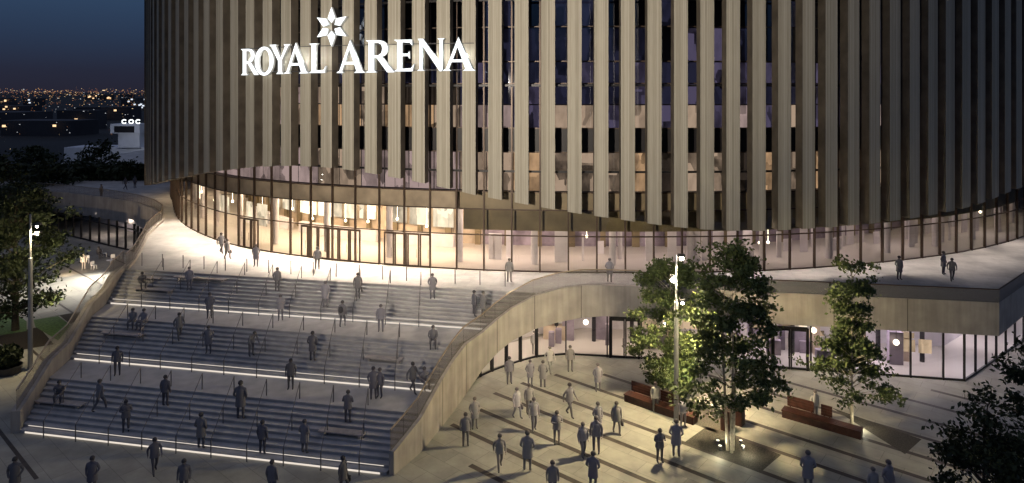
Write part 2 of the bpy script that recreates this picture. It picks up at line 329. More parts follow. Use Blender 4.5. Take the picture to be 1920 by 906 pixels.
# rails that carry the fins
for z in (13.2, 19.9, 26.6, 33.4):
    mb = MB(); pts = [cpos(q, FIN_IN - .14 + WEST(q))[0] for q in np.arange(-9, SR + 4, 1.2)]
    mb.wall(pts, .12, z, z + .16); part(mb, 'fin_rail', M['black'])
# glazing, storey by storey
def curve_pts(off, s0=-9.0, s1=SR + 5, step=1.1): return [cpos(q, off)[0] for q in np.arange(s0, s1, step)]
G_ST = s_at_px(314, 0) if px(cpos(3, 0)[0]) < 314 else 3.0
for nm, z0, z1, g in (('hall_glazing', DECK, 10.1, 'glass'), ('storey_glazing', 11.5, 14.7, 'glass_up'), ('storey_glazing', 16.6, 20.1, 'glass_up'), ('storey_glazing', 20.2, 24.6, 'glass_up'), ('storey_glazing', 24.7, 36, 'glass_up')):
    mb = MB(); mb.strip(curve_pts(0), z0, z1); part(mb, nm, M[g])
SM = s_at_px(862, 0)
for z0, z1, mm, sa, sb in ((10.1, 11.5, 'spandrel_lit', -9, SM), (10.1, 11.5, 'spandrel', SM, SR + 5), (14.7, 16.6, 'slab', -9, SR + 5)):  # west stretch gets the lighter copy, with light painted into its colour
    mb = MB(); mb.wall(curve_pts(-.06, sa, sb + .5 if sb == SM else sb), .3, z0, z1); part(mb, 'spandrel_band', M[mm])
mb = MB(); MOD = 2.24; q = -9.0; mull = []
while q < SR + 5:
    (p, t, nn) = cpos(q, .05); a = math.atan2(t[1], t[0]); mb.box((p[0], p[1], (DECK + 36) / 2), (.12, .2, 36 - DECK), a); mull.append(q); q += MOD
for z in (DECK + .05, 8.05, 10.1, 11.5, 14.7, 16.6, 20.15, 21.9, 24.65, 28.5, 32): mb.wall(curve_pts(.08), .1, z - .045, z + .045)
part(mb, 'mullion_grid', M['frame'])
# lit rooms behind the upper glazing: one blind per bay
def blinds(z0, z1, pick, off=-.9):
    mb = MB(); names = []
    for i, q in enumerate(mull[:-1]):
        k = pick(i, px(cpos(q + MOD / 2, 0)[0]))
        if k is None: continue
        if k not in names: names.append(k)
        a = cpos(q + .05, off)[0]; b = cpos(q + MOD - .05, off)[0]; mid = random.uniform(.15, 1)
        L = offset_line([a, b], .04)
        mb.hexa([(a[0], a[1], z0), (b[0], b[1], z0), (L[1][0], L[1][1], z0), (L[0][0], L[0][1], z0)], [(a[0], a[1], z1), (b[0], b[1], z1), (L[1][0], L[1][1], z1), (L[0][0], L[0][1], z1)], names.index(k))
    if names: part(mb, 'window_blinds', [M[k] for k in names])
R = random.random
blinds(11.5, 14.7, lambda i, x: random.choice(['amber', 'amber', 'amber2', 'amber2', 'dim']) if x > 980 else random.choice(['rose', 'amber2', 'rose']))
blinds(16.6, 18.4, lambda i, x: random.choice(['rose', 'amber2', 'lilac', 'lilac']) if x > 920 else random.choice(['amber2', 'rose', 'amber']))
blinds(18.5, 20.1, lambda i, x: random.choice(['lilac', 'blue', 'lilac', 'blue']) if x > 860 else random.choice(['amber2', 'rose', 'dim']))
blinds(20.2, 21.85, lambda i, x: random.choice(['lilac', 'blue', 'blue']) if x > 860 else random.choice(['dim', 'blue']))
blinds(21.95, 24.6, lambda i, x: random.choice(['blue', 'blue', 'lilac', None]) if x > 860 else None)
blinds(24.7, 36, lambda i, x: random.choice(['blue', None]) if x > 800 else None)
# inner drum behind everything, floor slabs, roof
mb = MB(); mb.strip([cpos(q, -3.0)[0] for q in np.linspace(0, LTOT, 160)], 11.5, TOP - .5); part(mb, 'inner_drum', M['slab'])
mb = MB(); mb.face([(*cpos(q, 1.2)[0], TOP - .6) for q in np.linspace(0, LTOT, 150, endpoint=False)]); part(mb, 'roof', M['blackroof'])
mb = MB(); back = np.arange(SR + 5, LTOT - 9, 2.0); mb.strip([cpos(q, .02)[0] for q in back], 0, TOP - .6); part(mb, 'rear_wall', M['slab'])
# entrance hall
HALL = 9.0
def ring(off0, off1, z, s0, s1, step=1.5):
    mb = MB(); qs = np.arange(s0, s1, step)
    for a, b in zip(qs[:-1], qs[1:]):
        p = [cpos(a, off0)[0], cpos(b, off0)[0], cpos(b, off1)[0], cpos(a, off1)[0]]; mb.face([(x, y, z) for x, y in p])
    return mb
part(ring(-.1, -HALL, 10.05, -9, SR + 5), 'hall_ceiling', M['ceil'])
part(ring(-.1, -HALL, DECK + .006, -9, SR + 5), 'hall_floor', M['hallfloor'])
sm = s_at_px(905, -HALL)
mb = MB(); mb.strip([cpos(q, -HALL)[0] for q in np.linspace(-9, sm, 50)], DECK, 10.05); part(mb, 'hall_wall', M['core'])
mb = MB(); mb.strip([cpos(q, -HALL)[0] for q in np.linspace(sm, SR + 4, 50)], DECK, 10.05); part(mb, 'hall_wall', M['core3'])
mb = MB()                                     # portals and pilasters on the hall wall
for q in np.arange(-6, SR + 2, 3.3):
    (p, t, nn) = cpos(q, -HALL + .2); a = math.atan2(t[1], t[0]); mb.box((p[0], p[1], 7.62), (.35 + .5 * R(), .3, 4.85), a)
part(mb, 'pilasters', M['spandrel'])
mb = MB(); q = s_at_px(930, -4)
while q < SR + 2:
    w = rng_.uniform(.15, 1.3); off = -rng_.uniform(3, 6.5); (p, t, nn) = cpos(q, off); h = rng_.choice([1.1, 2.2, 4.8, 4.8]); mb.box((p[0], p[1], DECK + .01 + h / 2), (w, .12, h), math.atan2(t[1], t[0]) + rng_.uniform(-.2, .2)); q += rng_.uniform(.8, 2.6)
part(mb, 'hall_screens', M['core2'])
mb = MB(); mb.wall([cpos(q, -1.2)[0] for q in np.arange(s_at_px(862, 0), SR + 4, 1.2)], .15, 8.2, 10.04); part(mb, 'bulkhead', M['olive'])
mb = MB()
for q in np.arange(-6, SR + 2, 6.6):
    (p, t, nn) = cpos(q, -2.4); mb.tube([(p[0], p[1], DECK), (p[0], p[1], 10.05)], .28, 14)
part(mb, 'hall_columns', M['core2'])
def hall_panel(x0, x1, z0, z1, off, m, name):
    """a panel on the hall wall between two bearings"""
    a, b = s_at_px(x0, off), s_at_px(x1, off); mb = MB(); mb.wall([cpos(q, off)[0] for q in np.linspace(a, b, max(2, int((b - a) / 1.2)))], .08, z0, z1); return part(mb, name, M[m])
for x0, x1, z0, z1, m in ((372, 386, 6.6, 9.3, 'menu'), (412, 428, 6.8, 8.6, 'menu2'), (462, 472, 6.6, 8.7, 'menu2'), (482, 500, 6.6, 8.7, 'menu2'), (506, 524, 6.7, 8.7, 'menu2'), (530, 552, 6.7, 8.5, 'menu2'), (563, 592, 6.8, 8.8, 'menu'), (597, 622, 6.8, 8.8, 'menu'), (626, 640, 6.9, 8.7, 'menu2'), (645, 668, 6.9, 8.7, 'menu'), (674, 682, 7.0, 8.6, 'menu2'), (688, 704, 7.0, 8.5, 'menu'), (724, 762, 6.9, 8.6, 'menu2'), (768, 806, 6.8, 8.6, 'menu2'), (812, 850, 6.7, 8.5, 'menu2')):
    hall_panel(x0, x1, z0, z1, -HALL + .4 if x0 > 500 else -2.6, m, 'menu_board')
mb = MB()                                     # kiosk counters under the menu boards
for x0, x1 in ((470, 540), (560, 705), (730, 850)):
    a, b = s_at_px(x0, -HALL + 2), s_at_px(x1, -HALL + 2); mb.wall([cpos(q, -HALL + 2)[0] for q in np.linspace(a, b, 8)], .6, DECK, DECK + 1.1)
part(mb, 'kiosk_counter', M['core2'])
mb = MB()
for q in np.arange(2, SR, 3.1):
    for off in (-1.6, -5.0):
        (p, t, nn) = cpos(q, off); mb.box((p[0], p[1], 10.02), (.5, .5, .05), math.atan2(t[1], t[0]))
part(mb, 'ceiling_lights', M['downl'])
for x, off, z in ((378, -1.6, 8.6), (402, -1.8, 8.2), (436, -2.4, 8.4), (492, -3, 8.1), (548, -4, 8.3), (586, -4, 7.6), (612, -3.5, 8.0), (648, -4, 7.7), (690, -3.5, 7.9), (745, -4, 8.2), (800, -4, 7.7), (884, -4, 7.9), (1100, -4, 7.2), (1424, -3.5, 6.6), (1440, -3.5, 6.6), (1838, -3, 7.4), (1872, -3, 7.3)):
    mb = MB(); p = cpos(s_at_px(x, off), off)[0]; mb.ball((p[0], p[1], z), .12, 8, 6); mb.tube([(p[0], p[1], z), (p[0], p[1], 10.04)], .012, 4); part(mb, 'hall_pendant', M['pend'])
# doors in the hall glazing
for grp in ((448, 459, 472, 486), (565, 579, 597, 616, 636, 656, 677), (720, 740, 764, 787, 809)):
    for x0, x1 in zip(grp[:-1], grp[1:]):
        a = cpos(s_at_px(x0, .1), .16)[0]; b = cpos(s_at_px(x1, .1), .16)[0]; mb = MB(); t = (Vector((*b, 0)) - Vector((*a, 0))).normalized(); w = .13
        A = Vector((*a, 0)) + t * .02; B = Vector((*b, 0)) - t * .02
        for c in (A + t * w / 2, B - t * w / 2): mb.bar((c.x, c.y, DECK + .03), (c.x, c.y, 7.95), w, .09)
        mb.bar((A.x, A.y, 7.9), (B.x, B.y, 7.9), .09, .16); mb.bar((A.x, A.y, DECK + .1), (B.x, B.y, DECK + .1), .09, .14)
        d = part(mb, 'entrance_door', M['frame'])
        mb = MB(); c = B - t * .22; o = Vector((t.y, -t.x, 0)) * .08; mb.tube([(c.x + o.x, c.y + o.y, DECK + .8), (c.x + o.x, c.y + o.y, DECK + 1.5)], .02, 6)
        h = mb.build('handle', M['steel']); h.parent = d
# lights of the hall: ceiling fittings, stronger over the kiosks on the west side
for i, x in enumerate((330, 372, 420, 480, 545, 610, 675, 740, 810, 890, 980, 1080, 1190, 1310, 1430, 1550, 1680, 1820)):
    (p, t, nn) = cpos(s_at_px(x, -4), -4.0)
    k = interp(x, [330, 420, 480, 700, 820, 950, 1200, 1900], [260, 340, 450, 480, 330, 190, 90, 85]); col = WARM if x < 870 else (1, .80, .70) if x < 1100 else (.96, .80, .84)
    lamp('hall_light', 'AREA', (p[0], p[1], 9.9), k, col, (p[0], p[1], 0), shape=(2.2, 2.2))
# downlights under the fins wash the terrace
for x in (330, 350, 375, 405, 440, 480, 530, 585, 640, 700, 770, 840, 920, 1000, 1080, 1170, 1260, 1350, 1440, 1530, 1620, 1700, 1775, 1840, 1900):
    off = .75; (p, t, nn) = cpos(s_at_px(x, off), off); z = 10.0
    k = interp(x, [330, 480, 700, 850, 1000, 1200, 1900], [1500, 1900, 1700, 1000, 560, 480, 640])
    tgt = (p[0] + nn[0] * 1.6, p[1] + nn[1] * 1.6, DECK)
    lamp('terrace_downlight', 'SPOT', (p[0], p[1], z), k, SOFTW if x < 1000 else (1, .86, .76), tgt, .12, 95, .9)

# ------------------------------------------------------------------ podium
U0 = lambda x: 38.1 - .195 * (x + 28)        # the stair's front line
def stp(x, v): return (x, U0(x) + v)
XL = lambda v: interp(v, [0, 5.9, 11.8, 15], [-28.1, -29.3, -30.6, -31.2])
TR = [(-6.0, 33.85), (-5.5, 34.9), (-4.9, 36.06), (-4.05, 38.9), (-3.5, 40.8), (-2.9, 42.5), (-1.9, 43.9), (-1.0, 45.0), (0, 46.0), (1.6, 47.0), (3.4, 47.75), (5.0, 48.15), (6.5, 48.25), (9.2, 47.9)]
TRZ = [1.2, 1.45, 1.85, 2.7, 3.1, 3.4, 3.65, 4.1, 4.55, 5.1, 5.4, 5.5, 5.5, 5.5]
TRB = [0, 0, 0, 0, 0, .25, 1.25, 1.85, 2.3, 2.75, 3.0, 3.15, 3.25, 3.3]
TRV = [y - U0(x) for x, y in TR]
XR = lambda v: interp(v, TRV, [p[0] for p in TR]) - .38
LEFT = [(-31.3, 53.6), (-31.9, 55.6), (-33.0, 58.2), (-34.6, 62), (-36.4, 66), (-37.6, 69.5), (-38.6, 73), (-40.3, 76.5), (-43.2, 80.2), (-47.5, 84.2), (-53.5, 88.3), (-61.7, 92.6), (-72, 96.5), (-90, 101)]
CORNER = (32.3, 44.2); RD = (.763, .647); REND = (CORNER[0] + RD[0] * 60, CORNER[1] + RD[1] * 60)
top_r = stp(XR(15), 15)
podium = tag(empty('podium', (10, 49, 0)), 'pale concrete podium with lit shopfronts below the arena and a broad curved terrace', 'podium')
mb = MB(); outline = LEFT[::-1] + [stp(-31, 15.0), top_r] + [p for p in TR if p[0] > top_r[0] + .5] + [CORNER, REND, (95, 165), (-90, 180)]
mb.face([(x, y, DECK) for x, y in outline]); part(mb, 'terrace_deck', M['deck'], podium)
mb = MB(); mb.face([(x, y, 3.42) for x, y in [p for p in LEFT[::-1]] + [(-31, 56), (1, 51.5), (4, 50)] + [CORNER, REND, (95, 165), (-90, 180)]][::-1]); part(mb, 'soffit', M['concrete'], podium)
# fascia: a run of concrete panels that rises out of the stair's cheek wall
pan = MB(); pan.wall(TR, .3, TRB, TRZ); pan_s = pan
o = part(pan, 'cheek_wall', M['concrete'], podium)
mb = MB(); mb.wall([TR[-1], CORNER], .35, 3.3, 5.5); part(mb, 'front_fascia', M['concrete'], podium)
mb = MB(); mb.wall([CORNER, REND], .35, 3.3, 5.5); part(mb, 'side_fascia', M['concrete'], podium)
mb = MB(); mb.wall(LEFT, -.4, 2.6, 5.45); part(mb, 'curved_fascia', M['concrete'], podium)
mb = MB()                                     # panel joints, 4 mm proud
def joint(p, q, z0, z1):
    d = Vector((q[0] - p[0], q[1] - p[1], 0)).normalized(); n = Vector((d.y, -d.x, 0)) * .004; c = Vector((p[0], p[1], 0)) + n
    mb.hexa([(c.x - d.x * .02, c.y - d.y * .02, z0), (c.x + d.x * .02, c.y + d.y * .02, z0), (c.x + d.x * .02 - n.x, c.y + d.y * .02 - n.y, z0), (c.x - d.x * .02 - n.x, c.y - d.y * .02 - n.y, z0)],
            [(c.x - d.x * .02, c.y - d.y * .02, z1), (c.x + d.x * .02, c.y + d.y * .02, z1), (c.x + d.x * .02 - n.x, c.y + d.y * .02 - n.y, z1), (c.x - d.x * .02 - n.x, c.y - d.y * .02 - n.y, z1)])
for i in (3, 5, 7, 9, 11): joint(TR[i], TR[i + 1], TRB[i], TRZ[i])
for k in (0.02, .18, .36, .56, .76):
    p = (TR[-1][0] + (CORNER[0] - TR[-1][0]) * k, TR[-1][1] + (CORNER[1] - TR[-1][1]) * k); joint(p, CORNER, 3.3, 5.5)
part(mb, 'panel_joints', M['dark_strip'], podium)
# shopfronts
SF = [(-2.75, 44.6), (-2.2, 45.6), (-1.4, 46.5), (-.4, 47.4), (.6, 48.2), (1.8, 49.0), (4.0, 49.45), (9.4, 48.75), (30.5, 44.95)]
SRD = (.797, .604); SFR = [(30.5, 44.95), (30.5 + SRD[0] * 40, 44.95 + SRD[1] * 40)]
def along(pl, step):
    out = []
    for a, b in zip(pl[:-1], pl[1:]):
        L = math.hypot(b[0] - a[0], b[1] - a[1]); n = max(1, round(L / step))
        out += [(a[0] + (b[0] - a[0]) * k / n, a[1] + (b[1] - a[1]) * k / n) for k in range(n)]
    return out + [pl[-1]]
mb = MB(); mb.strip(SF, .02, 3.4); part(mb, 'shop_glazing', M['glass_st'], podium)
mb = MB(); mb.strip(SFR, .02, 3.4); part(mb, 'shop_glazing', M['glass_st'], podium)
mb = MB()
for p in along(SF[:6], 1.1): mb.box((p[0], p[1], 1.7), (.16, .22, 3.4), .8)
for x in (4.0, 7.0, 7.2, 9.25, 9.45, 11.2, 13.4, 15.6, 18.1, 20.9, 24.2, 27.2, 29.2):
    y = interp(x, [4, 9.4, 30.5], [49.45, 48.75, 44.95]); mb.box((x, y - .04, 1.7), (.09, .16, 3.4), -.18)
for p in along(SFR, 2.0): mb.box((p[0], p[1], 1.7), (.1, .14, 3.4), .65)
for pl in (SF, SFR):
    mb.wall(offset_line(pl, -.05), .1, .003, .12); mb.wall(offset_line(pl, -.05), .1, 3.3, 3.41)
part(mb, 'shop_mullions', M['black'], podium)
def shop_door(x0, x1):
    g = lambda x: (x, interp(x, [4, 9.4, 30.5], [49.45, 48.75, 44.95]) - .14); a, b = Vector((*g(x0), 0)), Vector((*g(x1), 0)); mid = (a + b) / 2
    mb = MB(); h = 2.95
    for c in (a, b): mb.bar((c.x, c.y, .004), (c.x, c.y, h), .16, .12)
    mb.bar((a.x, a.y, h), (b.x, b.y, h), .12, .16)
    d = part(mb, 'shop_door', M['black'], podium)
    for u, v in ((a, mid), (mid, b)):
        t = (v - u).normalized(); lf = MB(); A, B = u + t * .1, v - t * .03
        for c in (A, B): lf.bar((c.x, c.y, .02), (c.x, c.y, h - .1), .09, .07)
        for z in (.1, h - .16): lf.bar((A.x, A.y, z), (B.x, B.y, z), .07, .14)
        lf.bar((B.x - t.x * .1, B.y - .09, .8), (B.x - t.x * .1, B.y - .09, 1.5), .03)
        q = lf.build('door_leaf', M['black']); q.parent = d
shop_door(7.2, 9.25); shop_door(18.35, 20.65)
# shop interiors
IN = [(-1.5, 51), (2, 53.5), (6, 55.0), (12, 54.2), (33, 51)]
mb = MB(); mb.strip(IN, .01, 3.4); part(mb, 'shop_wall', M['core2'], podium)
mb = MB(); mb.strip([(33, 51), (62, 74)], .01, 3.4); part(mb, 'shop_wall', M['core2'], podium)
mb = MB(); mb.face([(-3, 45, .012), (-1.5, 47, .012), (1.8, 49.2, .012), (4, 49.5, .012), (9.4, 48.8, .012), (30.5, 45, .012), (62.4, 69.1, .012), (62, 74, .012), (33, 51, .012), (12, 54.2, .012), (6, 55, .012), (-1.5, 51, .012)]); part(mb, 'shop_floor', M['hallfloor'], podium)
mb = MB()
for x, y, w, h in ((3.4, 52.6, 1.8, 1.1), (11.5, 52.2, 3.2, 1.1), (15.5, 51.0, .5, 2.3), (22.6, 49.6, .45, 2.4), (25.3, 49.2, 2.6, 1.0), (28.6, 48.4, .5, 2.2)): mb.box((x, y, h / 2 + .012), (w, .6, h), -.18)
part(mb, 'shop_counter', M['core'], podium)
mb = MB()
for x in (12.2, 13.0, 22.2, 23.0): mb.box((x, interp(x, [9.4, 30.5], [52.9, 49.6]), 2.0), (.6, .06, 1.3), -.18)
part(mb, 'shop_display', M['menu2'], podium)
mb = MB()
for k in range(26):
    x = rng_.uniform(2.5, 31); y = interp(x, [2, 9.4, 30.5], [49.6, 48.75, 44.95]) + rng_.uniform(1.2, 4.2); w = rng_.uniform(.25, 1.4); h = rng_.choice([.9, 1.1, 1.6, 2.3]); mb.box((x, y, h / 2 + .014), (w, rng_.uniform(.3, .6), h), -.18)
part(mb, 'shop_shelves', M['core3'], podium)
mb = MB()
for k in range(22):
    x = rng_.uniform(2.5, 31); y = interp(x, [2, 9.4, 30.5], [49.6, 48.75, 44.95]) + rng_.uniform(2.2, 4.6); mb.box((x, y, rng_.uniform(1.2, 2.5)), (rng_.uniform(.4, 1.6), .05, rng_.uniform(.3, 1.1)), -.18)
part(mb, 'shop_posters', [M['amber2']], podium)
mb = MB()
for k in range(10):
    x = 3.5 + k * 2.9; y = interp(x, [2, 9.4, 30.5], [49.6, 48.75, 44.95]) + 3.0; mb.tube([(x, y, .014), (x, y, 3.4)], .16, 10)
part(mb, 'shop_columns', M['slab'], podium)
for x, y, k in ((1.5, 51.0, 150), (5.5, 51.6, 170), (9.5, 51.4, 190), (13.5, 50.8, 170), (17.5, 50.1, 150), (21.5, 49.2, 190), (25.5, 48.3, 230), (29.5, 47.9, 230), (36, 51.8, 260), (45, 58.5, 260)):
    lamp('shop_light', 'AREA', (x, y, 3.3), k * .6, (1, .82, .64) if x < 16 else (.97, .86, .92), (x, y, 0), shape=(2.4, 1.0))
for x, y, k in ((-2.35, 46.6, 160), (-.6, 48.6, 190)): lamp('shop_light', 'POINT', (x + .5, y, 2.6), k, (1, .84, .66), size=.01)
# dark shopfront of the curved west side
WS = [(-66, 94), (-57, 88.2), (-51, 84.3), (-46, 81.2), (-42.5, 77.2), (-40.2, 72)]
mb = MB(); mb.strip(WS, .02, 3.4); part(mb, 'west_glazing', M['glass_st'], podium)
mb = MB(); [mb.box((p[0], p[1], 1.7), (.22, .2, 3.4), -.6) for p in along(WS, 2.1)]; mb.wall(offset_line(WS, -.05), .1, .003, .2); mb.wall(offset_line(WS, -.05), .12, 2.6, 2.75); part(mb, 'west_mullions', M['black'], podium)
mb = MB(); mb.strip([(-62, 100), (-52, 92), (-40, 84), (-36, 74)], .01, 3.4); part(mb, 'west_wall', M['core2'], podium)
for x, y in ((-55, 90), (-48, 85), (-42, 80)): lamp('west_light', 'AREA', (x, y, 3.2), 120, (1, .85, .78), (x, y, 0), shape=(2, 1))

# ------------------------------------------------------------------ grand staircase
RISE = DECK / 30; TREAD = .355; FL = 5.9
stair = tag(empty('grand_staircase', (-18, 40, 0)), 'wide outdoor concrete staircase of three flights with glowing light strips and two landings', 'staircase')
for k in range(3):
    tr, rs = MB(), MB(); z = k * DECK / 3; v = k * FL
    for i in range(10):
        z0 = z + i * RISE; z1 = z0 + RISE; vv = v + i * TREAD; ve = vv + TREAD if i < 9 else (v + FL if k < 2 else 15.05)
        if i == 9 and k < 2: pass
        a, b = stp(XL(vv), vv), stp(XR(vv), vv); c, d = stp(XR(ve), ve), stp(XL(ve), ve)
        rs.face([(a[0], a[1], z0), (b[0], b[1], z0), (b[0], b[1], z1 - .05), (a[0], a[1], z1 - .05)])
        n0 = stp(a[0], vv - .03), stp(b[0], vv - .03)     # nosing
        tr.face([(n0[0][0], n0[0][1], z1 - .05), (n0[1][0], n0[1][1], z1 - .05), (n0[1][0], n0[1][1], z1), (n0[0][0], n0[0][1], z1)])
        if i < 9 or k == 2: tr.face([(n0[0][0], n0[0][1], z1), (n0[1][0], n0[1][1], z1), (c[0], c[1], z1), (d[0], d[1], z1)])
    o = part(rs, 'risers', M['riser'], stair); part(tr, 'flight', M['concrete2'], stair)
    if k < 2:
        ld = MB(); zt = (k + 1) * DECK / 3; va = v + 9 * TREAD - .03; vb = v + FL + .01; n = 6
        for i in range(n):
            v0 = va + (vb - va) * i / n; v1 = va + (vb - va) * (i + 1) / n
            ld.face([(*stp(XL(v0), v0), zt), (*stp(XR(v0), v0), zt), (*stp(XR(v1), v1), zt), (*stp(XL(v1), v1), zt)])
        part(ld, 'landing', M['concrete2'], stair)
    st = MB()
    for i, (hz, w) in enumerate(((.075, .115), (.268, .03))):
        vv = v + i * TREAD - .012; a, b = stp(XL(vv) + .3, vv), stp(XR(vv) - .35, vv); st.bar((a[0], a[1], z + hz), (b[0], b[1], z + hz), .02, w)
    part(st, 'light_strip', M['strip'], stair)
def stair_z(v):
    z = 0
    for k in range(3):
        if v < k * FL: break
        z = k * DECK / 3 + min(10, math.floor((v - k * FL) / TREAD) + 1) * RISE
    return z
# west cheek wall
vs = [0, 1.8, 3.6, 5.9, 7.7, 9.5, 11.8, 13.4, 15.3]; LC = [stp(XL(v) - .02, v) for v in vs]
LZ = [1.25, 1.95, 2.7, 2.85, 3.6, 4.35, 4.55, 5.2, 5.45]
mb = MB(); mb.wall(LC, .5, 0, LZ); part(mb, 'cheek_wall', M['concrete'], stair)
# glass balustrades on both cheek walls
def balustrade(pl, zb, h, th, name, parent, m='bal', rail='rail'):
    g = MB(); g.wall(pl, th, [z + .002 for z in zb], [z + h for z in zb]); o = part(g, name, M[m], parent)
    r = MB(); L = offset_line(pl, th / 2)
    for i in range(len(L) - 1): r.bar((L[i][0], L[i][1], zb[i] + h + .03), (L[i + 1][0], L[i + 1][1], zb[i + 1] + h + .03), .07, .06)
    q = r.build('top_rail', M[rail]); q.parent = o
balustrade([(x - .2, y) for x, y in LC], LZ, 1.15, .03, 'glass_balustrade', stair)
bal_l = tag(empty('terrace_balustrade', (-38, 70, DECK)), 'bronze tinted glass balustrade curving round the west edge of the terrace', 'balustrade')
LD = along(LEFT, 1.2); balustrade(offset_line(LD, -.2), [5.45] * len(LD), 1.0, -.03, 'glass_panel', bal_l)
bal_c = tag(empty('terrace_balustrade', (0, 46, DECK)), 'glass balustrade with bronze top rail climbing the curved wall beside the stairs', 'balustrade')
TI = offset_line(TR, .2); balustrade(TI, TRZ, 1.05, .03, 'glass_panel', bal_c)
bal_r = tag(empty('terrace_balustrade', (20, 46.5, DECK)), 'dark grey glass balustrade along the terrace edge above the shopfronts', 'balustrade')
FI = [TR[-1], CORNER, REND]; o_ = offset_line(FI, .12); balustrade([TR[-1], CORNER], [5.5, 5.5], .85, .03, 'glass_panel', bal_r, 'bal_r', 'frame'); balustrade([(CORNER[0] + .04, CORNER[1] + .04), REND], [5.5, 5.5], .85, .03, 'glass_panel', bal_r, 'bal_r', 'frame')
# handrails on each flight
for k in range(3):
    v0, v1 = k * FL - .25, k * FL + 9 * TREAD + .35; z0 = k * DECK / 3; z1 = (k + 1) * DECK / 3
    for x in np.linspace(-26.4, -7.8 if k == 0 else -6.4 if k == 1 else -5.2, 10):
        h = MB(); a, b = stp(x - v0 * .1, v0), stp(x - v1 * .1, v1); xr = XR(v1)
        h.tube([(a[0], a[1], z0), (a[0], a[1], z0 + .95)], .034, 6); h.tube([(b[0], b[1], z1), (b[0], b[1], z1 + .95)], .034, 6)
        m_ = ((a[0] + b[0]) / 2, (a[1] + b[1]) / 2); h.tube([(m_[0], m_[1], (z0 + z1) / 2), (m_[0], m_[1], (z0 + z1) / 2 + .95)], .028, 6)
        h.tube([(a[0], a[1], z0 + .95), (b[0], b[1], z1 + .95)], .024, 6)
        part(h, 'handrail', M['steel'], stair)
# guard at the head of the stairs
for x in np.linspace(-30.4, -.5, 17):
    mb = MB(); p = stp(x, 16.2); mb.tube([(p[0], p[1], DECK), (p[0], p[1], DECK + 1.05)], .034, 6); part(mb, 'guard_post', M['steel'], stair)
# timber seat slabs lying on the steps
for x, v, L in ((-27.5, 13.1, 3.4), (-24.2, 14.3, 4.4), (-28.6, 14.2, 2.2), (-26.6, 7.7, 3.2), (-26.8, 1.7, 3.2), (-9.2, 1.7, 2.6), (-8.0, 7.6, 2.4)):
    p = stp(x, v); z = stair_z(v); mb = MB(); mb.box((p[0], p[1], z + .21), (L, .5, .06), -.193); [mb.box((p[0] + dx, p[1] - dx * .195, z + .09), (.12, .42, .18), -.193) for dx in (-L * .4, L * .4)]
    part(mb, 'seat_slab', M['timber'], stair)

# ------------------------------------------------------------------ ground
mb = MB(); mb.face([(-9000, -500, -.01), (9000, -500, -.01), (9000, 12000, -.01), (-9000, 12000, -.01)]); tag(mb.build('ground', M['land']), kind='structure')
mb = MB(); mb.face([(-75, -5, 0), (75, -5, 0), (75, 100, 0), (-75, 100, 0)]); tag(mb.build('plaza', M['plaza']), kind='structure')
D_ = Vector((.759, -.651)); N_ = Vector((.651, .759))
mb = MB()
def pav(c, t0, t1, w=.33, z=.004):
    o_ = N_ * c; a = o_ + D_ * t0; b = o_ + D_ * t1; u = N_ * w / 2
    mb.face([(a.x - u.x, a.y - u.y, z), (b.x - u.x, b.y - u.y, z), (b.x + u.x, b.y + u.y, z), (a.x + u.x, a.y + u.y, z)])
def tt(p): return Vector(p).dot(D_)
for c, st_, en in ((25.0, (-2.2, 34.8), 40), (27.35, (-3.6, 39), 40), (29.75, (-2, 40.9), 45), (32.0, (-1.2, 43.1), 45), (34.3, (.6, 44.6), 45), (36.8, (2.9, 45.9), 45), (39.0, (6.2, 45.9), 50), (41.3, (9.0, 46.5), 50), (43.6, (13.0, 46.3), 50), (46.0, (17.6, 45.4), 50), (48.4, (24.5, 42.8), 60), (50.9, (27.4, 43.6), 60), (22.6, (0, 29.7), 40)): pav(c, tt(st_), tt(st_) + en)
for c in (5.2, 9.9, 14.6, 19.4, 24.1, 28.8): pav(c, -90, -44 if c > 12 else -40, .2)
tag(mb.build('paving_strips', M['dark_strip']), kind='structure')
mb = MB()
for pts in ([(1283, 830), (1325, 800), (1465, 853), (1425, 887)], [(1560, 765), (1614, 800), (1697, 852), (1728, 824)], [(1240, 735), (1290, 790), (1340, 812), (1400, 780)]): mb.face([(*P(*p), .008) for p in pts])
tag(mb.build('ground_beds', M['pit']), kind='structure')
mb = MB()
for pts in ([(63, 600), (109, 593), (132, 610), (109, 639), (66, 613)], [(-30, 577), (20, 580), (50, 603), (50, 621), (-30, 634)]): mb.face([(*P(*p), .012) for p in pts])
tag(mb.build('lawn', M['lawn']), kind='stuff')
mb = MB(); mb.face([(*P(*p), .009) for p in [(-20, 634), (73, 613), (101, 646), (26, 659)]]); mb.face([(*P(*p), .009) for p in [(70, 598), (150, 585), (165, 590), (132, 608), (112, 592)]]); tag(mb.build('soil_bed', M['soil']), kind='structure')

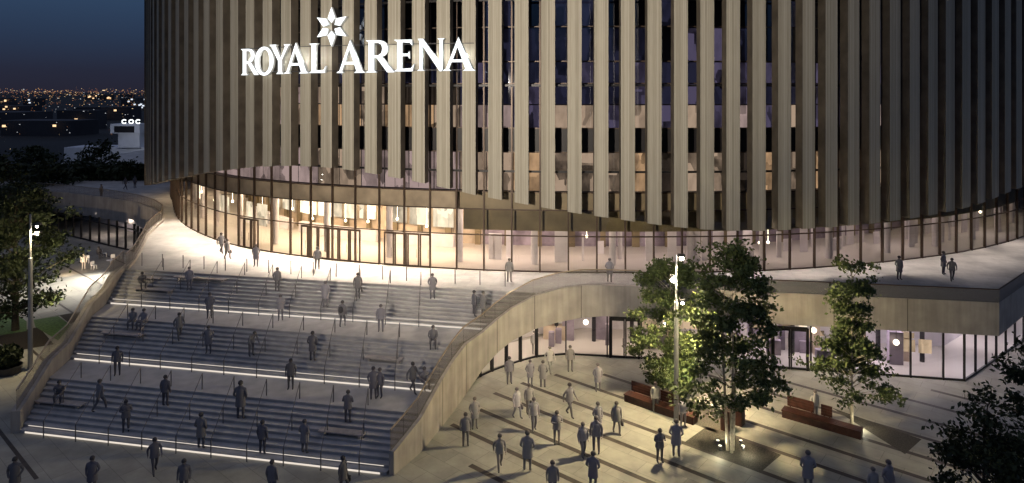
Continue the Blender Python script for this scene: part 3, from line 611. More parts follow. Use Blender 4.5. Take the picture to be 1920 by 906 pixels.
# ------------------------------------------------------------------ the lit name on the fins
sign = tag(empty('arena_sign', (*cpos(s_at_px(640, 2.4), 2.4)[0], 21)), 'white glowing name with a six pointed star fixed across the fins', 'sign')
def ell(cx, cy_, rx, ry, n=28, rev=False):
    p = [(cx + rx * math.cos(2 * PI * k / n), cy_ + ry * math.sin(2 * PI * k / n)) for k in range(n)]; return p[::-1] if rev else p
def serif(x0, x1, y, up, e=.07):    # a foot as outline pieces
    return [(x0 - e, y), (x1 + e, y), (x1, y + up), (x0, y + up)]
GLYPH = {   # outlines in cap heights; overlapping pieces are separate loops set at slightly different depths
 'R': (.78, [[(.10, 0), (.26, 0), (.26, 1), (.10, 1)], [(.02, 0), (.34, 0), (.26, .06), (.10, .06)], [(.02, 1), (.10, .94), (.26, .94), (.26, 1)],
       [(.26, 1), (.26, .92), (.38, .92), (.47, .86), (.50, .74), (.47, .60), (.38, .53), (.26, .52), (.26, .45), (.42, .45), (.56, .53), (.64, .66), (.66, .76), (.62, .89), (.53, .97), (.40, 1)],
       [(.33, .46), (.50, .47), (.84, 0), (.64, 0)]]),
 'O': (.86, [('ring', .43, .5, .42, .52, .25, .42)]),
 'Y': (.80, [[(.32, 0), (.48, 0), (.48, .46), (.32, .46)], [(.24, 0), (.56, 0), (.48, .06), (.32, .06)], [(.32, .46), (.48, .46), (.20, 1), (0, 1)], [(.48, .46), (.39, .42), (.66, 1), (.80, 1)], [(-.03, 1), (.0, .95), (.24, .95), (.27, 1)], [(.58, 1), (.62, .95), (.82, .95), (.84, 1)]]),
 'A': (.92, [[(.03, 0), (.13, 0), (.47, .93), (.44, 1.05)], [(.44, 1.05), (.38, .84), (.68, 0), (.90, 0)], [(.22, .27), (.66, .27), (.66, .35), (.22, .35)], [(-.04, 0), (.22, 0), (.16, .05), (.02, .05)], [(.58, 0), (.97, 0), (.90, .05), (.66, .05)]]),
 'L': (.66, [[(.10, 0), (.27, 0), (.27, 1), (.10, 1)], [(.27, 0), (.60, 0), (.64, .24), (.56, .10), (.27, .08)], [(.02, 1), (.10, .94), (.27, .94), (.36, 1)], [(.02, 0), (.10, 0), (.10, .06)]]),
 'E': (.70, [[(.10, 0), (.27, 0), (.27, 1), (.10, 1)], [(.27, 0), (.60, 0), (.66, .24), (.56, .10), (.27, .08)], [(.27, 1), (.27, .92), (.52, .90), (.60, .80), (.58, 1)], [(.27, .56), (.27, .48), (.46, .48), (.50, .40), (.50, .64), (.46, .56)], [(.0, 0), (.10, 0), (.10, .06)], [(.0, 1), (.10, .94), (.10, 1)]]),
 'N': (.98, [[(.10, 0), (.20, 0), (.20, .86), (.10, 1)], [(.04, 1), (.22, 1), (.86, .0), (.80, -.02)], [(.22, 1), (.86, .20), (.86, -.02), (.78, .0)], [(.80, .1), (.90, .0), (.90, 1), (.80, 1)], [(.02, 0), (.28, 0), (.20, .05), (.10, .05)], [(.72, 1), (.80, .95), (.90, .95), (.98, 1)]]),
}
def solid(loops, t, org, right, out, sx, sy, mb):
    for li, lp in enumerate(loops):
        th = t + .012 * li                        # each piece a little prouder than the last, so no faces coincide
        W = lambda u, v, d: tuple(Vector(org) + Vector(right) * u * sx + Vector((0, 0, 1)) * v * sy + Vector(out) * d)
        if lp[0] == 'ring':
            _, cx, cy_, rx, ry, ix, iy = lp; a = ell(cx, cy_, rx, ry); b = ell(cx, cy_, ix, iy); n = len(a)
            for k in range(n):
                j = (k + 1) % n; mb.face([W(*a[k], th), W(*a[j], th), W(*b[j], th), W(*b[k], th)], mi=0)
                mb.face([W(*a[k], 0), W(*a[j], 0), W(*a[j], th), W(*a[k], th)], mi=1); mb.face([W(*b[k], 0), W(*b[k], th), W(*b[j], th), W(*b[j], 0)], mi=1)
            continue
        n = len(lp); mb.face([W(*p, th) for p in lp], mi=0)
        for k in range(n): j = (k + 1) % n; mb.face([W(*lp[k], 0), W(*lp[j], 0), W(*lp[j], th), W(*lp[k], th)], mi=1)
for ch, x0, x1, y0, y1 in (('R', 455, 487, 141, 92), ('O', 481, 517, 141, 89), ('Y', 511, 546, 139, 84), ('A', 538, 580, 138, 83), ('L', 582, 615, 137, 82), ('A', 636, 685, 137, 78), ('R', 687, 738, 136, 76), ('E', 741, 781, 134, 75), ('N', 783, 836, 133, 73), ('A', 834, 890, 133, 73)):
    off = FIN_OUT + .35; a = cpos(s_at_px(x0, off), off)[0]; b = cpos(s_at_px(x1, off), off)[0]; w, loops = GLYPH[ch]
    r = Vector((b[0] - a[0], b[1] - a[1], 0)); L = r.length; r /= L; out = Vector((r.y, -r.x, 0)); dm = (a[1] + b[1]) / 2
    zb = CAM_H + (172 - y0) * dm / F; zt = CAM_H + (172 - y1) * dm / F; mb = MB()
    solid(loops, .22, (a[0], a[1], zb), r, out, L / w, zt - zb, mb); part(mb, 'letter', [M['sign'], M['signside']], sign)
for x in list(range(462, 886, 18)) + [625]:
    off = FIN_OUT + .34; p_ = cpos(s_at_px(x, off), off)[0]; lamp('sign_halo', 'POINT', (p_[0], p_[1], 22.3 if x != 625 else 24.9), 7, (.95, .98, 1), size=.004)
# star: six kite petals
off = FIN_OUT + .35; a = cpos(s_at_px(598, off), off)[0]; b = cpos(s_at_px(652, off), off)[0]; r = Vector((b[0] - a[0], b[1] - a[1], 0)).normalized(); out = Vector((r.y, -r.x, 0)); c = Vector(((a[0] + b[0]) / 2, (a[1] + b[1]) / 2, 0))
zc = CAM_H + (172 - 51) * c.y / F; k = c.y / F
for i in range(6):
    an = PI / 2 + i * PI / 3; R1 = 37 * k; mb = MB(); pt = lambda rad, an2: (rad * math.cos(an2), rad * math.sin(an2))
    solid([[pt(R1 * .20, an), pt(R1 * .50, an - .46), pt(R1, an), pt(R1 * .50, an + .46)]], .25, (c.x, c.y, zc), r, out, 1, 1, mb); part(mb, 'star_petal', [M['sign'], M['signside']], sign)
for z in (21.15, 23.2):
    mb = MB(); a = s_at_px(455, FIN_OUT + .2); b = s_at_px(888, FIN_OUT + .2); mb.wall([cpos(q, FIN_OUT + .08)[0] for q in np.linspace(a, b, 30)], .06, z, z + .06); part(mb, 'sign_rail', M['darkpole'], sign)

# ------------------------------------------------------------------ lamp masts
def mast(p, h, heads, label):
    t = tag(empty('lamp_mast', (p[0], p[1], 0)), label, 'lamp mast')
    mb = MB(); mb.tube([(p[0], p[1], .02), (p[0], p[1], h * .72), (p[0], p[1], h * .722), (p[0], p[1], h)], [.15, .13, .075, .06], 12); mb.lathe((p[0], p[1], .004), [(.26, 0), (.26, .03), (.16, .05)], 14); part(mb, 'pole', M['pole'], t)
    for dx, dy, z, tgt, pw, r in heads:
        mb = MB(); c = (p[0] + dx, p[1] + dy, z); mb.bar((p[0], p[1], z + .1), c, .05); mb.box((c[0], c[1], z + .16), (.34, .3, .14)); hd = part(mb, 'lamp_head', M['darkpole'], t)
        g = MB(); g.ball((c[0], c[1] - .06, z), r, 10, 6); q = g.build('lamp_bulb', M['lampw']); q.parent = hd; q.matrix_parent_inverse = hd.matrix_parent_inverse.copy() if False else Matrix.Identity(4)
        if pw: lamp('mast_light', 'SPOT', (c[0], c[1] - .35, z - .2), pw, (1, .82, .48), tgt, .15, 140, .8)
    return t
mast(P(1268, 792), 9.9, ((.25, -.25, 9.75, (5, 37, 0), 3000, .13), (-.25, -.25, 8.5, (0, 40, 0), 3000, .17), (.3, -.2, 7.1, (20, 40, 0), 6000, .08)), 'tall grey lamp mast with three glowing heads beside the bench and plaza trees')
mast(P(57, 694), 10.9, ((.3, .3, 10.0, (-37.5, 51.5, 0), 2000, .08), (.25, .4, 9.4, (-36, 55, 0), 0, .05)), 'tall slim lamp mast in front of the big dark tree on the west lawn')
lamp('added_west_edge_spot', 'SPOT', (-47, 69, .6), 1500, WARM, (-50, 87, 5.5), .1, 90, .8)  # added spot without a fixture, warms the curved west balustrade
lamp('west_plaza_lamp', 'SPOT', (-41.5, 70.5, 5.0), 7000, (1, .95, .88), (-43.0, 67.5, 0), .15, 105, .9)

# ------------------------------------------------------------------ trees
def tree(name, label, p, h, z0, prof, n_cl, leaf, lsize, lm, bm, trunk_r, stems=1, group=None, seed=1, spread=.5, per=34, aniso=(1, 1)):
    """prof: (height fraction of the crown, radius) pairs"""
    rg = np.random.default_rng(seed); t = tag(empty(name, (p[0], p[1], 0)), label, 'tree', group)
    mb = MB(); hs = [q[0] for q in prof]; rs = [q[1] for q in prof]; ch = h - z0
    cl = []; big = []; ph = rg.uniform(0, 2 * PI, 3)
    n_lobe = max(12, n_cl // 5)
    while len(big) < n_lobe:
        f = rg.uniform(0, 1); R0 = np.interp(f, hs, rs); a = rg.uniform(0, 2 * PI)
        R0 *= .86 + .16 * math.sin(2 * a + ph[0] + 6 * f) + rg.uniform(-.18, .28)
        rad = R0 * rg.uniform(.05, 1) ** .45; big.append((rad * math.cos(a), rad * math.sin(a), z0 + f * ch - .12 * rad))
    for b in big:
        k = rg.uniform(.55, 1.35)
        for _ in range(5): cl.append((b[0] + rg.normal(0, spread * .62 * k), b[1] + rg.normal(0, spread * .62 * k), b[2] + rg.normal(0, spread * .26 * k)))
    cl = np.array(cl)
    for sidx in range(stems):
        a = 2 * PI * sidx / stems + .5; bx, by = (0, 0) if stems == 1 else (.16 * math.cos(a), .16 * math.sin(a)); lx, ly = (rg.uniform(-.1, .1), 0) if stems == 1 else (.55 * math.cos(a), .55 * math.sin(a))
        pts = [(p[0] + bx, p[1] + by, .0), (p[0] + bx * 1.2 + lx * .1, p[1] + by * 1.2 + ly * .1, z0 * .6 + .3), (p[0] + bx + lx * .5, p[1] + by + ly * .5, z0 + ch * .35), (p[0] + lx * .6, p[1] + ly * .6, z0 + ch * .72), (p[0] + lx * .5, p[1] + ly * .5, h * .96)]
        mb.tube(pts, [trunk_r * 1.25, trunk_r, trunk_r * .7, trunk_r * .35, .015], 8)
    for c in cl[:: max(1, len(cl) // 60)]:
        zb = max(z0 * .85, c[2] - .45 * math.hypot(c[0], c[1]) - .35); m_ = (c[0] * .5, c[1] * .5, (zb + c[2]) / 2 + .06)
        mb.tube([(p[0], p[1], zb), (p[0] + m_[0], p[1] + m_[1], m_[2]), (p[0] + c[0], p[1] + c[1], c[2])], [trunk_r * .32, trunk_r * .18, .012], 5)
    tr = part(mb, 'trunk', M[bm], t)
    N = len(cl) * per; ctr = np.repeat(cl, per, axis=0) + rg.normal(0, spread * .36, (N, 3)) * np.array([1, 1, .6])
    d1 = rg.normal(0, 1, (N, 3)); d1 /= np.linalg.norm(d1, axis=1)[:, None]; d2 = np.cross(d1, rg.normal(0, 1, (N, 3))); d2 /= np.linalg.norm(d2, axis=1)[:, None]
    sz = lsize * rg.uniform(.6, 1.3, (N, 1)); o = np.array([p[0], p[1], 0])
    V = np.stack([ctr - d1 * sz * .6, ctr + d2 * sz * .33, ctr + d1 * sz * .6, ctr - d2 * sz * .33], 1).reshape(-1, 3) + o
    me = bpy.data.meshes.new('crown'); me.vertices.add(4 * N); me.vertices.foreach_set('co', V.ravel()); me.loops.add(4 * N); me.loops.foreach_set('vertex_index', np.arange(4 * N)); me.polygons.add(N); me.polygons.foreach_set('loop_start', np.arange(0, 4 * N, 4)); me.polygons.foreach_set('loop_total', np.full(N, 4)); me.update(calc_edges=True); me.materials.append(M[lm])
    c = bpy.data.objects.new('crown', me); C.objects.link(c); c.parent = t; c.matrix_parent_inverse = Matrix.Translation(t.location).inverted(); return t
tree('plaza_tree', 'large broad plaza tree with uplit pale stems, beside the lamp mast', P(1370, 846), 11.3, 2.5, [(0, 1.4), (.08, 2.7), (.25, 2.6), (.45, 2.2), (.65, 1.9), (.85, 1.9), (1, .9)], 300, None, .22, 'leaf', 'bark', .075, 3, seed=3, spread=.66, per=36)
tree('plaza_tree', 'rounded plaza tree lit yellow green from below, behind the lamp mast', P(1258, 738), 8.6, 1.0, [(0, 1.3), (.15, 2.3), (.5, 2.4), (.8, 1.9), (1, .8)], 260, None, .21, 'leaf', 'bark', .10, 1, seed=5, spread=.62, per=44)
tree('plaza_tree', 'slim columnar tree with pale trunk behind the far bench', P(1597, 797), 9.6, 2.0, [(0, 1.4), (.12, 2.2), (.3, 1.5), (.5, 1.05), (.8, .85), (1, .4)], 230, None, .19, 'leaf', 'bark', .085, 1, seed=8, spread=.54, per=42)
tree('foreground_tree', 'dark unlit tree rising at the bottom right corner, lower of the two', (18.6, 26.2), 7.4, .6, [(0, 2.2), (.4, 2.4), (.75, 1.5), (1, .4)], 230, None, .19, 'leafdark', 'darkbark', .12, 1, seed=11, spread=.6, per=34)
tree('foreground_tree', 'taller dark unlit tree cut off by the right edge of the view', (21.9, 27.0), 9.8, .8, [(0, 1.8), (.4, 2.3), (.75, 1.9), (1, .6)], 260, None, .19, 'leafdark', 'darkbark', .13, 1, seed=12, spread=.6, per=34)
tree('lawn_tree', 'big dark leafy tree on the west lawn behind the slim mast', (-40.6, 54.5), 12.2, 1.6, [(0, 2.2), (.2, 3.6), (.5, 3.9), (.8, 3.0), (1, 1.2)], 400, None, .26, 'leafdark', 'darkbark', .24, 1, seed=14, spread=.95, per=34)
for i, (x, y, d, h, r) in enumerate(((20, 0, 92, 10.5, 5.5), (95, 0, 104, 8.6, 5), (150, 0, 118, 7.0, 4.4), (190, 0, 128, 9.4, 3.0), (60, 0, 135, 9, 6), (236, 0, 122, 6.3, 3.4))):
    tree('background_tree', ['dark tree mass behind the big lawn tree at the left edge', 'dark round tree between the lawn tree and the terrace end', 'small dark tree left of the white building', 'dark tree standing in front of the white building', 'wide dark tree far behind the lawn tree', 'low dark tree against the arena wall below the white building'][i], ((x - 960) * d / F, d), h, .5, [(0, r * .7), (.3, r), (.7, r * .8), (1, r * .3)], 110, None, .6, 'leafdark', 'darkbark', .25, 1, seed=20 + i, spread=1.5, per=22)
# uplights in the beds
for (x, y), z, tg, k in ((P(1352, 840), .1, (0, 0), 110), (P(1392, 840), .1, (0, 0), 110)):
    lamp('tree_uplight', 'SPOT', (x, y - .3, .15), k, (1, .95, .75), (P(1370, 846)[0], P(1370, 846)[1], 4), .05, 70, .6)
lamp('tree_uplight', 'SPOT', (P(1258, 738)[0] + .6, P(1258, 738)[1] - 2.8, .3), 800, (1, .95, .6), (P(1258, 738)[0], P(1258, 738)[1], 4), .05, 80, .6)
for q_, dx, k in (((1370, 846), -.75, 22), ((1370, 846), .75, 22), ((1597, 797), .3, 22)): lamp('tree_glow', 'POINT', (P(*q_)[0] + dx, P(*q_)[1] - .5, .45), k, (1, .93, .66), size=.004)
lamp('tree_uplight', 'SPOT', (P(1597, 797)[0] - .5, P(1597, 797)[1] - 1.5, .2), 1600, (1, .95, .65), (P(1597, 797)[0], P(1597, 797)[1], 3.5), .05, 80, .6)
lamp('tree_uplight', 'SPOT', (-35.2, 54.6, .4), 3500, (1, .92, .50), (-38.0, 55.0, 5.5), .05, 75, .8)
def spike(p, label):
    t = tag(empty('ground_spotlight', (p[0], p[1], .008)), label, 'spotlight', 'small spotlights round the uplit tree'); mb = MB(); mb.lathe((p[0], p[1], .009), [(.09, 0), (.09, .03), (.03, .05), (.03, .12), (.08, .14), (.10, .24)], 10); part(mb, 'housing', M['darkpole'], t)
    g = MB(); g.lathe((p[0], p[1], .25), [(.095, 0), (.06, .02)], 10); part(g, 'lens', M['lens'], t)
for q in ((1346, 834), (1350, 844), (1389, 834), (1393, 844)): spike(P(*q), 'small glowing ground spotlight in the bed at the foot of the uplit tree')
# ------------------------------------------------------------------ benches and bins
def bench(p, ang, L, backs, label):
    t = tag(empty('timber_bench', (p[0], p[1], 0), 0), label, 'bench', 'long timber benches on the plaza'); ca, sa = math.cos(ang), math.sin(ang)
    W = lambda u, v: (p[0] + u * ca - v * sa, p[1] + u * sa + v * ca)
    mb = MB()
    for k in range(4): c = W(0, -.27 + k * .18); mb.box((c[0], c[1], .45), (L, .16, .06), ang)
    part(mb, 'seat', M['oak'], t)
    mb = MB(); c = W(0, 0); mb.box((c[0], c[1], .21), (L - .06, .6, .41), ang); part(mb, 'plinth', M['oakdark'], t)
    for u0, u1 in backs:
        mb = MB(); c = W((u0 + u1) / 2, .40)
        for k in range(4): mb.box((c[0], c[1], .58 + k * .16), (u1 - u0, .07, .145), ang)
        for u in (u0 + .15, u1 - .15): c2 = W(u, .455); mb.box((c2[0], c2[1], .55), (.07, .03, 1.08), ang)
        part(mb, 'backrest', M['oak'], t)
b1 = ((P(1184, 752)[0] + P(1296, 795)[0]) / 2 , (P(1184, 752)[1] + P(1296, 795)[1]) / 2 + .1)
bench(b1, -.71, 4.7, ((-2.2, -.75), (-.2, 1.1)), 'long red brown timber bench beside the lamp mast')
b2 = ((P(1476, 785)[0] + P(1614, 822)[0]) / 2, (P(1476, 785)[1] + P(1614, 822)[1]) / 2 + .2)
bench(b2, -.66, 4.3, ((-2.0, -.5), (-.1, .5)), 'long dark timber bench beside the slim columnar tree')
for q, lb in (((1362, 806), 'dark red brown litter bin left of the uplit pale stems'), ((1386, 796), 'dark red brown litter bin right of the uplit pale stems')):
    p = P(*q); t = tag(empty('litter_bin', (p[0], p[1], 0)), lb, 'bin', 'litter bins behind the uplit tree'); mb = MB(); mb.box((p[0], p[1], .565), (.5, .5, 1.12), -.7); part(mb, 'body', M['oakdark'], t); mb = MB(); mb.box((p[0], p[1], 1.16), (.56, .56, .06), -.7); part(mb, 'lid', M['oak'], t)
p = P(15, 700); t = tag(empty('shrub_planter', (p[0], p[1], 0)), 'dark round shrub in a low planter at the left edge', 'planter'); mb = MB(); mb.lathe((p[0], p[1], .004), [(.7, 0), (.85, .5), (.85, .55), (.75, .55), (.72, .45)], 20); part(mb, 'pot', M['darkpole'], t)
rg = np.random.default_rng(4); mb = MB()
for _ in range(1500):
    c = rg.normal(0, 1, 3); c /= np.linalg.norm(c); c = c * rg.uniform(.5, 1) * np.array([.85, .85, .8]) + np.array([p[0], p[1], 1.2]); d = rg.normal(0, .09, 3); e = rg.normal(0, .06, 3); mb.face([c - d, c + e, c + d, c - e])
part(mb, 'shrub', M['leafdark'], t)
# cafe furniture on the west plaza
def chair(p, rz, label):
    t = tag(empty('cafe_chair', (p[0], p[1], 0), rz), label, 'chair', 'white cafe chairs on the west plaza')
    s_ = MB(); s_.box((0, 0, .45), (.44, .44, .04)); o = s_.build('seat', M['chairw'], t); b_ = MB(); b_.box((0, .22, .68), (.42, .03, .36)); b_.build('backrest', M['chairw'], t)
    for sx in (-1, 1):
        for sy in (-1, 1): l = MB(); l.bar((sx * .19, sy * .19, .008), (sx * .17, sy * .17, .44), .035); l.build('leg', M['chairw'], t)
for q, rz, lb in (((163, 494), .4, 'white cafe chair farthest from the stair wall, on the west plaza'), ((196, 482), 2.2, 'white cafe chair nearest the dark west shopfront'), ((212, 490), 3.6, 'white cafe chair left of the small round table'), ((224, 486), 5.0, 'white cafe chair closest to the stair balustrade'), ((176, 505), 1.2, 'white cafe chair nearest the lit patch of west paving')): chair(P(*q), rz, lb)
p = P(207, 500); t = tag(empty('cafe_table', (p[0], p[1], 0)), 'small round white cafe table on the bright west plaza', 'table'); mb = MB(); mb.lathe((p[0], p[1], .73), [(.4, 0), (.4, .03)], 20); part(mb, 'tabletop', M['chairw'], t); mb = MB(); mb.lathe((p[0], p[1], .006), [(.25, 0), (.04, .03), (.04, .72)], 12); part(mb, 'leg', M['pole'], t)
# pendant globes in the shops
for (x, y, z), lb in (((5.6, 50.6, 2.0), 'bright globe pendant lamp left of the first shop door'), ((1.8, 50.4, 1.3), 'low globe lamp glowing in the curved end of the shopfront'), ((27.2, 47.2, 1.75), 'globe pendant lamp in the corner shop window'), ((22.0, 48.6, 2.1), 'globe pendant lamp right of the slim columnar tree'), ((11.6, 50.4, 1.9), 'globe pendant lamp right of the first shop door')):
    t = tag(empty('pendant_lamp', (x, y, 3.4)), lb, 'lamp', 'globe lamps in the shops'); mb = MB(); mb.ball((x, y, z), .2, 14, 8); part(mb, 'globe', M['globe'], t, True); mb = MB(); mb.tube([(x, y, z + .2), (x, y, 3.4)], .012, 5); part(mb, 'cord', M['black'], t)

# ------------------------------------------------------------------ people
def make_person(name, joints, bones, coat_len=None, bag=None, hood=False):
    """one skinned body: joints {name: (co, radius)}, bones [(a, b)]; slots: skin, coat, trousers, hair, shoe"""
    names = list(joints); me = bpy.data.meshes.new(name); me.from_pydata([joints[k][0] for k in names], [(names.index(a), names.index(b)) for a, b in bones], [])
    ob = bpy.data.objects.new(name, me); C.objects.link(ob)
    md = ob.modifiers.new('skin', 'SKIN'); md.use_smooth_shade = True
    for i, k in enumerate(names):
        r = joints[k][1]; sv = me.skin_vertices[0].data[i]; sv.radius = r if isinstance(r, tuple) else (r, r); sv.use_root = (k == 'pelvis')
    sb = ob.modifiers.new('sub', 'SUBSURF'); sb.levels = 1; sb.render_levels = 1
    dg = bpy.context.evaluated_depsgraph_get(); ev = ob.evaluated_get(dg); bmx = bmesh.new(); bmx.from_mesh(ev.to_mesh())
    bpy.data.objects.remove(ob); pos = {k: Vector(v[0]) for k, v in joints.items()}
    def seg(a, b, p):
        d = b - a; t = max(0, min(1, (p - a).dot(d) / max(d.length_squared, 1e-9))); return (a + d * t - p).length
    kind = lambda a, b: 4 if b.startswith('toe') else 0 if (b in ('head', 'crown', 'neck') and a != 'chest') or b.startswith('hand') else 2 if b.startswith(('knee', 'ankle')) else 1
    for f in bmx.faces:
        c = f.calc_center_median(); f.material_index = min((seg(pos[a], pos[b], c), kind(a, b)) for a, b in bones)[1]; f.smooth = True
    ex = MB(); H = pos['head']; fw = (pos['nose'] - H).normalized() if 'nose' in pos else Vector((0, -1, 0))
    side = fw.cross(Vector((0, 0, 1))).normalized()
    ex.ball(tuple(H - fw * .018 + Vector((0, 0, .035))), (.102, .108, .105), 10, 6, 3)      # hair
    ex.ball(tuple(H + fw * .105 + Vector((0, 0, -.02))), (.016, .02, .022), 6, 4, 0)
    for sgn in (-1, 1):
        ex.ball(tuple(H + side * .094 * sgn + Vector((0, 0, -.015))), (.014, .02, .03), 6, 4, 0); ex.ball(tuple(H + fw * .088 + side * .034 * sgn + Vector((0, 0, .008))), .012, 6, 4, 4)
        hd = pos['hand_l' if sgn < 0 else 'hand_r']; wr = pos['wrist_l' if sgn < 0 else 'wrist_r']; d = (hd - wr).normalized(); u = d.cross(Vector((1, 0, 0))); u = u.normalized() if u.length > .1 else Vector((0, 1, 0))
        for k, ln in enumerate((.07, .085, .08, .06)):
            o_ = hd + u * (k - 1.5) * .019; ex.tube([o_ - d * .01, o_ + d * ln * .55, o_ + d * ln + Vector((0, -.015, 0))], [.010, .009, .006], 5, 0)
        th = wr + (hd - wr) * .5; ex.tube([th, th - u * .035 + d * .03, th - u * .04 + d * .065], [.012, .010, .007], 5, 0)
    if coat_len:
        cx = (pos['pelvis'] + pos['chest']) / 2; zb = pos['pelvis'].z - coat_len
        prof = [(pos['pelvis'], zb, .215, .17), (pos['pelvis'], pos['pelvis'].z, .195, .155), (pos['waist'], pos['waist'].z, .18, .14), (pos['chest'], pos['chest'].z, .205, .145), (pos['chest'], pos['chest'].z + .09, .12, .1)]
        n0 = len(ex.v); sg = 14
        for q, z, rx, ry in prof:
            for k in range(sg): ex.v.append((q.x + rx * math.cos(2 * PI * k / sg), q.y + ry * math.sin(2 * PI * k / sg), z))
        for i in range(len(prof) - 1):
            for k in range(sg): a = n0 + i * sg + k; b = n0 + i * sg + (k + 1) % sg; ex.f.append([a, b, b + sg, a + sg]); ex.uv.append(None); ex.mi.append(1)
    if bag == 'backpack': c = pos['chest']; ex.ball((c.x, c.y + .2, c.z - .12), (.15, .1, .22), 10, 8, 4)
    if bag == 'hand': c = pos['hand_r']; ex.box((c.x, c.y, c.z - .22), (.09, .3, .26), 0, 4); ex.tube([(c.x, c.y - .08, c.z - .1), (c.x, c.y, c.z - .02), (c.x, c.y + .08, c.z - .1)], .008, 5, 4)
    vs_ = [bmx.verts.new(v) for v in ex.v]
    for f, mi in zip(ex.f, ex.mi):
        try: q = bmx.faces.new([vs_[k] for k in f]); q.material_index = mi; q.smooth = True
        except ValueError: pass
    out = bpy.data.meshes.new(name); bmx.to_mesh(out); bmx.free()
    for k in ('skin', 'coat', 'trousers', 'hair', 'shoe'): out.materials.append(M[k])
    return out
BONES = [('pelvis', 'waist'), ('waist', 'chest'), ('chest', 'neck'), ('neck', 'head'), ('head', 'crown')]
for s_ in 'lr': BONES += [('chest', 'shoulder_' + s_), ('shoulder_' + s_, 'elbow_' + s_), ('elbow_' + s_, 'wrist_' + s_), ('wrist_' + s_, 'hand_' + s_), ('pelvis', 'hip_' + s_), ('hip_' + s_, 'knee_' + s_), ('knee_' + s_, 'ankle_' + s_), ('ankle_' + s_, 'toe_' + s_)]
def skel(**mv):
    """standing figure 1.75 m tall, facing -y; mv moves joints"""
    j = dict(pelvis=((0, 0, .96), (.155, .12)), waist=((0, 0, 1.12), (.15, .11)), chest=((0, 0, 1.33), (.18, .12)), neck=((0, .0, 1.50), .055), head=((0, -.015, 1.63), (.082, .098)), crown=((0, -.01, 1.70), (.068, .08)))
    for s_, g in (('l', -1), ('r', 1)):
        j['shoulder_' + s_] = ((g * .19, 0, 1.40), .068); j['elbow_' + s_] = ((g * .25, .03, 1.13), .05); j['wrist_' + s_] = ((g * .25, -.03, .90), .034); j['hand_' + s_] = ((g * .25, -.05, .82), (.022, .04))
        j['hip_' + s_] = ((g * .095, 0, .90), .098); j['knee_' + s_] = ((g * .105, -.01, .50), .065); j['ankle_' + s_] = ((g * .11, .02, .085), .045); j['toe_' + s_] = ((g * .125, -.13, .035), .036)
    for k, v in mv.items():
        if k == 'all': continue
        j[k] = (v, j[k][1])
    return j
def shift(j, keys, d):
    for k in keys: c = j[k][0]; j[k] = ((c[0] + d[0], c[1] + d[1], c[2] + d[2]), j[k][1])
    return j
POSES = {}
POSES['stand'] = make_person('person_stand', skel(), BONES, .12)
POSES['coat'] = make_person('person_coat', skel(elbow_l=(-.27, .05, 1.14), wrist_l=(-.2, -.1, .98), hand_l=(-.16, -.13, .93), elbow_r=(.27, .05, 1.14), wrist_r=(.2, -.1, .98), hand_r=(.16, -.13, .93)), BONES, .34)
POSES['walk'] = make_person('person_walk', skel(knee_l=(-.1, -.2, .53), ankle_l=(-.1, -.26, .10), toe_l=(-.11, -.41, .07), knee_r=(.1, .06, .5), ankle_r=(.1, .32, .14), toe_r=(.11, .19, .035), elbow_l=(-.26, .14, 1.15), wrist_l=(-.24, .18, .92), hand_l=(-.24, .17, .84), elbow_r=(.26, -.06, 1.14), wrist_r=(.23, -.25, .99), hand_r=(.22, -.31, .94)), BONES, .14)
POSES['stride'] = make_person('person_stride', skel(knee_r=(.1, -.16, .52), ankle_r=(.1, -.18, .085), toe_r=(.11, -.33, .04), knee_l=(-.1, .03, .5), ankle_l=(-.1, .2, .11), toe_l=(-.11, .06, .035)), BONES, .26, 'hand')
POSES['phone'] = make_person('person_phone', skel(head=(0, -.05, 1.62), crown=(0, -.055, 1.69), elbow_r=(.26, -.02, 1.14), wrist_r=(.14, -.25, 1.24), hand_r=(.1, -.3, 1.3), elbow_l=(-.26, -.0, 1.14), wrist_l=(-.12, -.24, 1.2), hand_l=(-.07, -.29, 1.26)), BONES, .16)
POSES['pack'] = make_person('person_pack', skel(knee_l=(-.1, -.12, .52), ankle_l=(-.1, -.12, .085), toe_l=(-.11, -.27, .04), ankle_r=(.1, .12, .1), toe_r=(.11, -.02, .035)), BONES, .1, 'backpack')
def seated(lean=0.0):
    j = skel(); up = [k for k in j if not k.startswith(('knee', 'ankle', 'toe', 'hip'))]; shift(j, up, (0, 0, -.46))
    for s_, g in (('l', -1), ('r', 1)):
        j['hip_' + s_] = ((g * .1, -.02, .47), .1); j['knee_' + s_] = ((g * .14, -.46, .50), .07); j['ankle_' + s_] = ((g * .13, -.42, .09), .045); j['toe_' + s_] = ((g * .14, -.57, .035), .036)
        j['elbow_' + s_] = ((g * .25, -.12, .72), .05); j['wrist_' + s_] = ((g * .16, -.33, .62), .034); j['hand_' + s_] = ((g * .13, -.40, .60), (.022, .04))
    for k in ('neck', 'head', 'crown', 'chest', 'shoulder_l', 'shoulder_r'): shift(j, [k], (0, -lean, -lean * .3))
    return j
POSES['sit'] = make_person('person_sit', seated(), BONES, .03)
POSES['lean'] = make_person('person_lean', seated(.16), BONES, .03)
def bent():
    j = skel()
    for k, d in (('chest', (0, -.16, -.05)), ('neck', (0, -.28, -.1)), ('head', (0, -.36, -.13)), ('crown', (0, -.42, -.14)), ('shoulder_l', (0, -.2, -.06)), ('shoulder_r', (0, -.2, -.06)), ('elbow_l', (0, -.28, -.06)), ('elbow_r', (0, -.28, -.06)), ('wrist_l', (0, -.38, -.05)), ('wrist_r', (0, -.38, -.05)), ('hand_l', (0, -.42, -.05)), ('hand_r', (0, -.42, -.05))): shift(j, [k], d)
    return j
POSES['bent'] = make_person('person_bent', bent(), BONES, .1)
